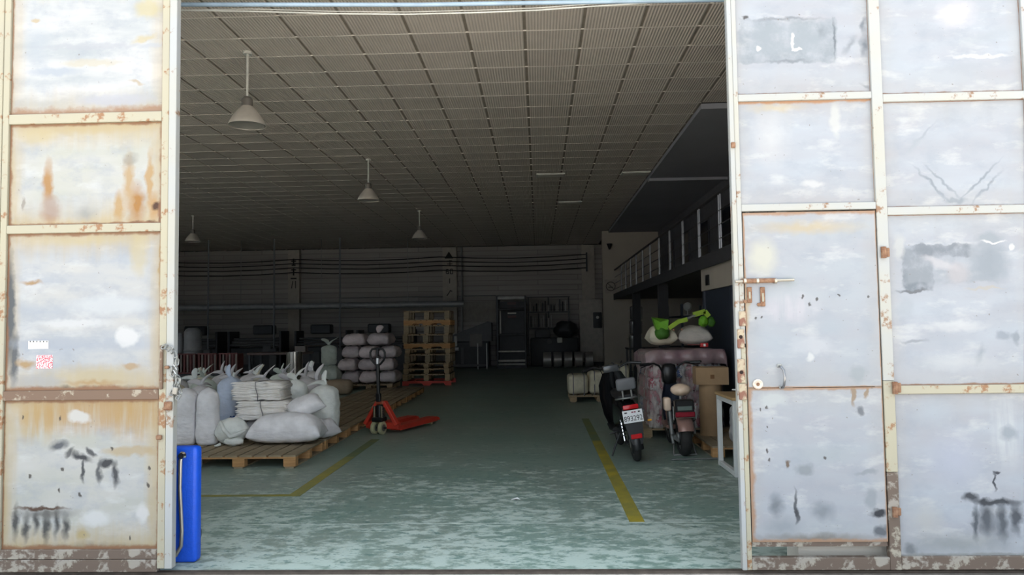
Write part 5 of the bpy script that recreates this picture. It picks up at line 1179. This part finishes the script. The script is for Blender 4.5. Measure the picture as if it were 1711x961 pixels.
loft(MB(), [[(x, 0.78 + dy, z_) for x, dy, z_ in ((-hw, 0, z0), (-hw * 0.6, 0.05, z0), (hw * 0.6, 0.05, z0), (hw, 0, z0), (hw * 0.6, 0.10, z0), (-hw * 0.6, 0.10, z0))] for hw, z0 in ((0.10, 0.28), (0.12, 0.45), (0.12, 0.62), (0.08, 0.80))]).build('leg_shield', NAVY, s2, smooth=50)
sd2 = blob(0.24, 0.27, 0.145, 1.3, 0.03).build('saddle', CRM, s2, (0, 0.02, 0.70), smooth=180)
for dx in (-0.055, 0.04): MB().lathe([(0.0, -0.006), (0.010, -0.004), (0.010, 0.004)], 10, (dx, -0.108, 0.785), 'y').build('saddle_button', mat('tan_button', (150, 96, 70), 0.5), sd2)
MB().cyl((0, 0.05, 0.55), (0, 0.05, 0.72), 0.02, n=10).build('seat_post', GALV, s2)
MB().bbox((-0.155, 0.12, 0.60), (0.085, 0.14, 0.16), 0.025, 3).build('side_pad', CRM, s2, smooth=60)
bxs = MB().bbox((0, -0.13, 0.585), (0.215, 0.13, 0.17), 0.012, 1).build('rear_box', BLACK, s2)
MB().bbox((0, -0.200, 0.575), (0.17, 0.012, 0.05), 0.004, 1).build('box_label', mat('grey_green_label', (110, 124, 118), 0.5), bxs)
MB().bbox((0, -0.205, 0.505), (0.225, 0.03, 0.055), 0.008, 1).build('tail_light', mat('dark_red_lens', (150, 36, 52), 0.25), s2)
MB().bbox((0, -0.205, 0.470), (0.225, 0.02, 0.012), 0.003, 1).build('light_trim', CHROME, s2)
MB().tube([(0, 0.90, 0.60), (0, 0.84, 0.85), (0, 0.82, 0.98)], 0.03, 10).build('steering_column', BLACK, s2)
loft(MB(), [rsec(0.76, 0.90, 0.15, 0.20, 16, 5), rsec(0.79, 0.91, 0.18, 0.26, 16, 5), rsec(0.92, 0.91, 0.18, 0.26, 16, 5), rsec(0.96, 0.90, 0.13, 0.18, 16, 5)]).build('front_box', BLACK, s2, smooth=60)
hb2 = MB().tube([(-0.37, 0.70, 1.045), (-0.20, 0.74, 1.055), (-0.13, 0.78, 1.02), (-0.09, 0.81, 0.94), (0.09, 0.81, 0.94), (0.13, 0.78, 1.02), (0.20, 0.74, 1.06), (0.40, 0.70, 1.055)], 0.013, 8).build('handlebar', BLACK, s2, smooth=180)
for s in (-1, 1):
    MB().cyl((s * 0.26, 0.727, 1.05), (s * 0.385, 0.70, 1.046), 0.020, n=10).build('grip', BLACK, hb2)
    MB().tube([(s * 0.20, 0.77, 1.05), (s * 0.28, 0.80, 1.03), (s * 0.37, 0.77, 1.0)], 0.007, 6).build('brake_lever', BLACK, hb2)
MB().tube([(-0.13, -0.02, 0.012), (0.14, -0.02, 0.012)], 0.010, 8).build('centre_stand', GALV, s2)
for s in (-1, 1): MB().tube([(s * 0.13, -0.02, 0.012), (s * 0.09, 0.16, 0.22)], 0.010, 8).build('stand_leg', GALV, s2)
MB().tube([(-0.06, -0.06, 0.18), (-0.10, 0.02, 0.20), (-0.13, 0.12, 0.30), (-0.12, 0.02, 0.14)], 0.02, 8).build('brake_linkage', GALV, s2)
p = MB().tube([on(1122, 770) + Vector((0, 0, 0.012)), on(1200, 768) + Vector((0, 0, 0.012))], 0.010, 8).build('steel_rod', GALV, None); tag(p, 'thin steel rod lying on the floor by the brown scooter', 'rod')

# ================================================================== MACHINES AT THE FAR END
MG = mat('machine_grey_paint', (92, 93, 96), 0.55, 0.1, 0.1); MD = mat('machine_dark_paint', (58, 60, 64), 0.5, 0.2, 0.1); MR = mat('machine_maroon_panel', (92, 62, 62), 0.5); ROLL = mat('roller_steel', (200, 200, 198), 0.3, 0.35, 0.03)
mc = thing('printing_press', 'tall dark printing press with bright rollers at the far end', 'machine', (-1.02, 23.6, 0))
for s in (-1, 1): MB().bbox((s * 0.52, 0, 1.35), (0.08, 1.1, 2.7), 0.01, 1).build('side_frame', MD, mc)
MB().box((0, 0.3, 1.3), (0.96, 0.4, 2.4)).build('core', MD, mc)
for z_, dia, mm in ((2.62, 0.10, WHITEP), (0.62, 0.04, WHITEP), (0.27, 0.07, WHITEP), (0.14, 0.05, WHITEP), (1.25, 0.05, MG), (2.2, 0.07, MG)):
    MB().cyl((-0.5, -0.52, z_), (0.5, -0.52, z_), dia / 2 + 0.012, n=14).build('roller', mm, mc)
for z_, c_ in ((2.42, MR), (2.22, MR), (2.05, WHITEP), (1.92, MR)): MB().box((0.02, -0.3, z_), (0.32, 0.1, 0.09 if c_ is MR else 0.05)).build('panel', c_, mc)
MB().box((-0.42, -0.35, 1.7), (0.06, 0.06, 0.9)).build('guide_strip', WHITEP, mc)
MB().box((0, -0.2, 0.05), (1.0, 0.9, 0.1)).build('base', MD, mc)
rk = thing('roller_rack', 'rack of upright steel rods beside the printing press', 'rack', (0.35, 24.78, 0))
for x in (-0.75, 0.05, 0.85): MB().box((x, 0, 1.35), (0.05, 0.05, 2.7)).build('upright', MD, rk)
for z_ in (1.45, 2.1, 2.7): MB().box((0.05, 0, z_), (1.7, 0.12, 0.04)).build('shelf_bar', MG, rk)
rn = random.Random(9)
for k in range(9): MB().cyl((-0.65 + k * 0.1, -0.08, 1.5), (-0.65 + k * 0.1, -0.08, 1.5 + rn.uniform(0.35, 0.58)), 0.026, n=8).build('rod', ROLL if k % 3 else MG, rk)
for k in range(13): MB().cyl((-0.65 + k * 0.115, -0.08, 2.13), (-0.65 + k * 0.115, -0.08, 2.13 + rn.uniform(0.2, 0.5)), 0.026, n=8).build('rod', (ROLL, MG, MD)[k % 3], rk)
for k in range(5):
    x = 0.30 + 0.39 * k
    fr_ = thing('film_roll', '%s steel drum from the press in the row on the floor' % ordn[k], 'drum', (x, 23.2, 0), group='steel drums in a row')
    MB().lathe([(0.0, -0.155), (0.27, -0.155), (0.29, -0.14), (0.29, 0.14), (0.27, 0.155), (0.0, 0.155)], 30, (0, 0, 0.29), 'x').build('drum', mat('drum_steel', (176, 172, 166), 0.35, 0.35), fr_)
    MB().cyl((-0.17, 0, 0.29), (0.17, 0, 0.29), 0.05, n=12).build('core', MD, fr_)
sl = thing('slitting_machine', 'low dark machine with lumpy covers behind the steel drums', 'machine', (0.60, 24.2, 0))
MB().bbox((0, 0, 0.55), (1.85, 0.5, 1.1), 0.05, 2).build('bed', MD, sl)
MB().bbox((-0.45, -0.05, 1.25), (0.6, 0.5, 0.35), 0.08, 2).build('head', MG, sl)
blob(0.9, 0.6, 0.7, 2.0, 0.2).build('motor_cover', MD, sl, (0.45, 0, 1.05), smooth=180)
MB().cyl((-0.2, -0.32, 0.95), (-0.2, -0.34, 0.95), 0.1, n=16).build('dial', MG, sl)
MB().bbox((0.2, -0.32, 1.0), (0.2, 0.05, 0.2), 0.02, 1).build('control_panel', WHITEP, sl)
cabn = thing('electric_cabinet', 'pale electric cabinet in the far corner', 'cabinet', (2.05, 24.7 - 0.18, 0.0))
MB().bbox((0, 0, 1.35), (0.92, 0.28, 2.45), 0.02, 1).build('body', mat('cabinet_pale_paint', (186, 180, 170), 0.5), cabn)
MB().box((0, 0, 0.06), (0.92, 0.28, 0.13)).build('plinth', MD, cabn)
MB().bbox((0.25, -0.16, 1.75), (0.34, 0.05, 0.62), 0.03, 2).build('meter_box', MD, cabn)
MB().lathe([(0.0, -0.01), (0.06, -0.008), (0.06, 0.01)], 14, (0.25, -0.19, 1.86), 'y').build('gauge', WHITEP, cabn)
ll = thing('l_frame_stand', 'low steel stand with upright posts left of the press', 'stand', (-2.2, 22.6, 0))
for x in (-0.05, 0.28): MB().cyl((x, 0, 0), (x, 0, 0.95), 0.022, n=8).build('post', ROLL, ll)
MB().box((-0.5, 0, 0.14), (1.5, 0.06, 0.07)).build('foot', MG, ll)
MB().cyl((-1.2, 0, 0.75), (-0.75, 0, 0.75), 0.07, n=14).build('roller', ROLL, ll)
MB().box((-1.0, 0, 0.35), (0.07, 0.07, 0.7)).build('post', MG, ll)
MB().box((-0.62, 0, 0.5), (0.10, 0.05, 0.6)).build('plate', MG, ll)
hp = thing('hopper_machine', 'grey machine with a sloped hood between tower and press', 'machine', (-2.55, 24.0, 0))
MB().prism([(-0.75, 1.25), (0.6, 1.75), (0.75, 1.7), (0.75, 1.0), (-0.75, 1.0)], 0.8).build('hood', MG, hp, (0, -0.4, 0))
MB().bbox((0, 0, 0.5), (1.3, 0.7, 1.0), 0.03, 1).build('bed', MD, hp)
MB().bbox((0.15, -0.38, 1.05), (0.5, 0.05, 0.5), 0.02, 1).build('panel', mat('machine_pale_panel', (120, 116, 112), 0.5), hp)
MB().bbox((-0.62, -0.42, 1.02), (0.12, 0.06, 0.4), 0.02, 1).build('white_bracket', WHITEP, hp)
pb = MB().bbox((0, 0, 0), (1.5, 0.03, 0.8), 0.01, 1).build('notice_board', mat('pale_board', (160, 156, 148), 0.7), None, (-2.3, BACK - 0.02, 2.15)); tag(pb, 'pale flat board on the far wall beside the press', 'board')
def line_machine(x, y, w_, label, seed):
    rn = random.Random(seed); q = thing('bag_making_machine', label, 'machine', (x, y, 0), group='dark bag machines by the far wall')
    for s in (-1, 1): MB().bbox((s * w_ / 2, 0, 0.75), (0.08, 0.9, 1.5), 0.01, 1).build('side_frame', MD, q)
    MB().bbox((0, 0, 0.45), (w_ - 0.1, 0.8, 0.9), 0.03, 1).build('bed', MD, q)
    for k in range(5): MB().cyl((-w_ / 2, -0.35 + 0.15 * k, 1.0 + 0.1 * (k % 3)), (w_ / 2, -0.35 + 0.15 * k, 1.0 + 0.1 * (k % 3)), rn.uniform(0.03, 0.07), n=12).build('roller', MG, q)
    MB().bbox((rn.uniform(-0.3, 0.3), -0.1, 1.55), (w_ * 0.4, 0.4, 0.35), 0.04, 1).build('head', MD, q)
    MB().box((w_ * 0.25, -0.47, 0.85), (0.3, 0.04, 0.22)).build('control_panel', MG, q)
    MB().box((-w_ * 0.2, -0.46, 0.5), (w_ * 0.35, 0.03, 0.4)).build('door_panel', MG, q)
for k, (x, w_) in enumerate(((-5.6, 2.0), (-8.0, 1.9), (-10.4, 1.9), (-12.9, 2.0))):
    line_machine(x, 22.6 + 0.2 * (k % 2), w_, '%s dark bag machine from the pallet tower along the far wall' % ordn[k], k + 3)
a_, b_ = at(298, 515, 21.4), at(775, 509, 21.4)
dt = thing('long_duct', 'long dark horizontal duct hung in front of the far wall', 'duct', (0, 0, 0))
MB().cyl((a_.x - 1.5, 21.4, a_.z), (b_.x, 21.4, a_.z), 0.11, n=16).build('pipe', mat('duct_grey_metal', (150, 152, 154), 0.4, 0.2), dt)
for xx in (-13.5, -10.6, -7.7, -4.6): MB().cyl((xx, 21.4, a_.z + 0.1), (xx, 21.4, CEIL), 0.012, n=6).build('hanger', GALV, dt)
a_, b_ = at(568, 498, 24.9), at(838, 498, 24.9)
tag(MB().cyl((a_.x, 24.9, a_.z), (b_.x, 24.9, a_.z), 0.025, n=8).build('wall_conduit', GALV), 'thin level conduit on the far wall above the press', 'conduit')
for px, lb in ((348, 'thin vertical drop pipe nearest the gate leaf edge'), (458, 'thin vertical drop pipe left of the far pillar'), (568, 'thin vertical drop pipe between the two marked pillars')):
    x = at(px, 470, 21.0).x
    dp = thing('drop_pipe', lb, 'pipe', (x, 21.0, 0), group='drop pipes')
    MB().cyl((0, 0, 0.9), (0, 0, CEIL), 0.03, n=8).build('pipe', mat('drop_pipe_paint', (120, 124, 128), 0.5), dp)
    MB().bbox((0, 0, 0.45), (0.25, 0.25, 0.9), 0.02, 1).build('switch_pedestal', MG, dp)
for x_, lb in ((-3.1, 'vertical wall pipe beside the pillar with the triangle'),):
    tag(MB().cyl((x_ + 0.05, 24.9, 0), (x_ + 0.05, 24.9, CEIL), 0.04, n=8).build('wall_pipe', GALV), lb, 'pipe')
for k, py in enumerate((430, 437, 444, 452)):
    pts = []
    for i in range(13):
        x = -15.5 + 17.4 * i / 12; z_ = at(700, py, 24.55).z - 0.10 * math.sin(math.pi * ((i / 12 * 3) % 1)); pts.append((x, 24.55, z_))
    o = MB().tube(pts, 0.02, 6).build('power_cable', mat('black_cable', (20, 20, 22), 0.6), smooth=180)
    tag(o, '%s black cable strung along the far wall, counted from the top' % ordn[k], 'cable', 'black cables along the far wall')
br_ = thing('cable_bracket', 'dark bracket holding the far wall cables at the corner', 'bracket', (1.93, 24.55, 4.05))
MB().box((0, 0, 0), (0.06, 0.10, 0.75)).build('plate', MD, br_); MB().box((0.0, 0.16, 0.0), (0.04, 0.3, 0.05)).build('arm', MD, br_)
# sign, speaker on the cross wall
sg = thing('prohibition_sign', 'square sign with a barred circle on the pale cross wall', 'sign', (2.46, 20.488, 2.86))
MB().box((0, 0, 0), (0.44, 0.012, 0.46)).build('plate', mat('sign_face', (168, 160, 148), 0.6), sg)
MB().tube([(0.15 * math.cos(a), -0.012, 0.15 * math.sin(a)) for a in [2 * math.pi * i / 28 for i in range(28)]], 0.011, 6, True).build('ring', INK, sg, smooth=180)
MB().cyl((-0.11, -0.012, 0.11), (0.11, -0.012, -0.11), 0.009, n=6).build('bar', INK, sg)
MB().tube([(-0.08, -0.01, -0.03), (0.08, -0.01, -0.03)], 0.012, 6).build('symbol', INK, sg)
wsu = thing('wall_speaker', 'small dark cone hanging high on the pale cross wall', 'speaker', (2.44, 20.42, 4.1))
MB().lathe([(0.0, 0.0), (0.03, 0.02), (0.10, 0.20), (0.0, 0.22)], 14).build('cone', BLACK, wsu); MB().box((0, 0.05, 0.2), (0.03, 0.06, 0.03)).build('bracket', BLACK, wsu)
# under the gallery
for k in range(3):
    pp_ = thing('steel_pot', '%s steel pot of the stack standing under the gallery' % ('bottom', 'middle', 'top')[k], 'pot', (2.75 + 0.02 * k, 16.6, 0.9 + 0.405 * k), group='steel pots stacked under the gallery')
    MB().lathe([(0.0, 0), (0.17, 0), (0.18, 0.02), (0.18, 0.33), (0.19, 0.34), (0.12, 0.38), (0.03, 0.40), (0, 0.40)], 22).build('body', STEEL, pp_)
    for s in (-1, 1): MB().tube([(s * 0.18, -0.05, 0.25), (s * 0.215, -0.05, 0.26), (s * 0.215, 0.05, 0.26), (s * 0.18, 0.05, 0.25)], 0.007, 6).build('handle', STEEL, pp_)
bn = thing('storage_bench', 'dark bench under the gallery carrying steel pots', 'bench', (2.95, 16.6, 0))
MB().bbox((0, 0, 0.88), (0.9, 0.9, 0.04), 0.005, 1).build('top', MD, bn)
for sx in (-1, 1):
    for sy in (-1, 1): MB().box((sx * 0.4, sy * 0.4, 0.43), (0.05, 0.05, 0.86)).build('leg', MD, bn)
shf = thing('storage_shelf', 'dark shelf rack in the shade under the gallery', 'shelf', (3.6, 12.9, 0))
for sx in (-1, 1):
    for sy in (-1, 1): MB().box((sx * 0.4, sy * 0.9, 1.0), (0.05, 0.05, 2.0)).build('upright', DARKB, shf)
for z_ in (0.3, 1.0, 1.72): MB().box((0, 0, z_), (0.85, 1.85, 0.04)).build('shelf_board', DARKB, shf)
fan = thing('small_fan', 'small pale fan on the dark shelf under the gallery', 'fan', (3.45, 12.6, 1.741))
MB().lathe([(0.0, 0), (0.09, 0), (0.09, 0.02), (0.02, 0.03), (0.015, 0.14), (0, 0.14)], 16).build('base', WHITEP, fan)
MB().lathe([(0.0, -0.03), (0.06, -0.03), (0.10, 0.0), (0.06, 0.03), (0, 0.03)], 18, (0, 0, 0.21), 'y').build('head', WHITEP, fan)

# ================================================================== LEFT MIDDLE GROUND
du = thing('steel_duct', 'upright polished steel duct behind the white sacks', 'duct', (-5.05, 10.5, 0))
MB().lathe([(0.15, 0), (0.165, 0.0), (0.165, 1.06), (0.172, 1.06), (0.172, 1.09), (0.15, 1.09), (0.15, 0)], 30).build('tube', mat('polished_duct', (176, 172, 164), 0.22, 0.9), du)
MB().lathe([(0.168, 0.5), (0.174, 0.51), (0.168, 0.52)], 30).build('seam', STEEL, du)
tb2 = thing('dark_table', 'dark topped table behind the white sacks', 'table', (-6.05, 12.55, 0))
MB().bbox((0, 0, 1.0), (1.3, 0.8, 0.05), 0.006, 1).build('table_top', mat('dark_red_wood', (84, 62, 56), 0.5), tb2)
for sx in (-1, 1):
    for sy in (-1, 1): MB().box((sx * 0.6, sy * 0.35, 0.49), (0.05, 0.05, 0.97)).build('leg', MD, tb2)
bxm = MB().bbox((0, 0, 0.07), (0.26, 0.2, 0.14), 0.01, 1).build('grey_carton', mat('grey_carton', (120, 112, 106), 0.7), None, (-5.55, 12.5, 1.026)); tag(bxm, 'small grey carton on the end of the dark table', 'carton')
RS = glyph_print('red_striped_crate_plastic', (150, 136, 136), (132, 62, 64), 3)
for k in range(3):
    ct = thing('red_crate', '%s slatted red crate in the row beyond the tied sacks' % ordn[k], 'crate', (-7.9 + 0.5 * k - 0.35, 12.6, 0.55), group='red slatted crates')
    MB().box((0, 0, 0.02), (0.44, 0.36, 0.04)).build('floor_panel', mat('crate_red', (112, 62, 60), 0.6), ct)
    for j in range(6): MB().box((-0.19 + 0.076 * j, -0.17, 0.24), (0.038, 0.02, 0.42)).build('slat', mat('crate_red', (130, 66, 66)) if j % 2 == 0 else mat('crate_pale', (130, 118, 112), 0.5), ct)
    MB().box((0, 0.17, 0.24), (0.44, 0.02, 0.42)).build('rear_panel', mat('crate_red', (130, 66, 66)), ct)
    for s in (-1, 1): MB().box((s * 0.21, 0, 0.24), (0.02, 0.32, 0.42)).build('side_panel', mat('crate_red', (130, 66, 66)), ct)
    MB().box((0, -0.17, 0.46), (0.44, 0.03, 0.03)).build('top_rim', mat('crate_red', (130, 66, 66)), ct)
pf = thing('low_platform', 'low dark platform under the red crates', 'platform', (-7.75, 12.6, 0))
MB().bbox((0, 0, 0.525), (1.7, 0.6, 0.05), 0.006, 1).build('top', MD, pf)
for sx in (-1, 1):
    for sy in (-1, 1): MB().box((sx * 0.78, sy * 0.25, 0.25), (0.06, 0.06, 0.5)).build('leg', MD, pf)
for k, (px, py0, py1, w_, lb) in enumerate(((322, 548, 585, 28, 'tall pale plastic drum far behind the tied sacks'), (300, 556, 575, 12, 'small pale plastic drum beside the gate leaf edge'))):
    p0 = at(px, py1, 15.6); h_ = at(px, py0, 15.6).z
    dr = thing('plastic_drum', lb, 'drum', (p0.x, 15.6, 0)); rr = w_ / 1240 * 20.3 / 2
    MB().lathe([(0.0, 0), (rr * 0.9, 0), (rr, 0.05), (rr, h_ - 0.12), (rr * 0.8, h_ - 0.04), (rr * 0.5, h_), (0, h_)], 20).build('body', mat('pale_drum_plastic', (150, 150, 152), 0.5), dr)
    MB().lathe([(rr + 0.002, h_ * 0.6), (rr + 0.02, h_ * 0.62), (rr + 0.002, h_ * 0.64)], 20).build('hoop', mat('pale_drum_plastic', (150, 150, 152)), dr)
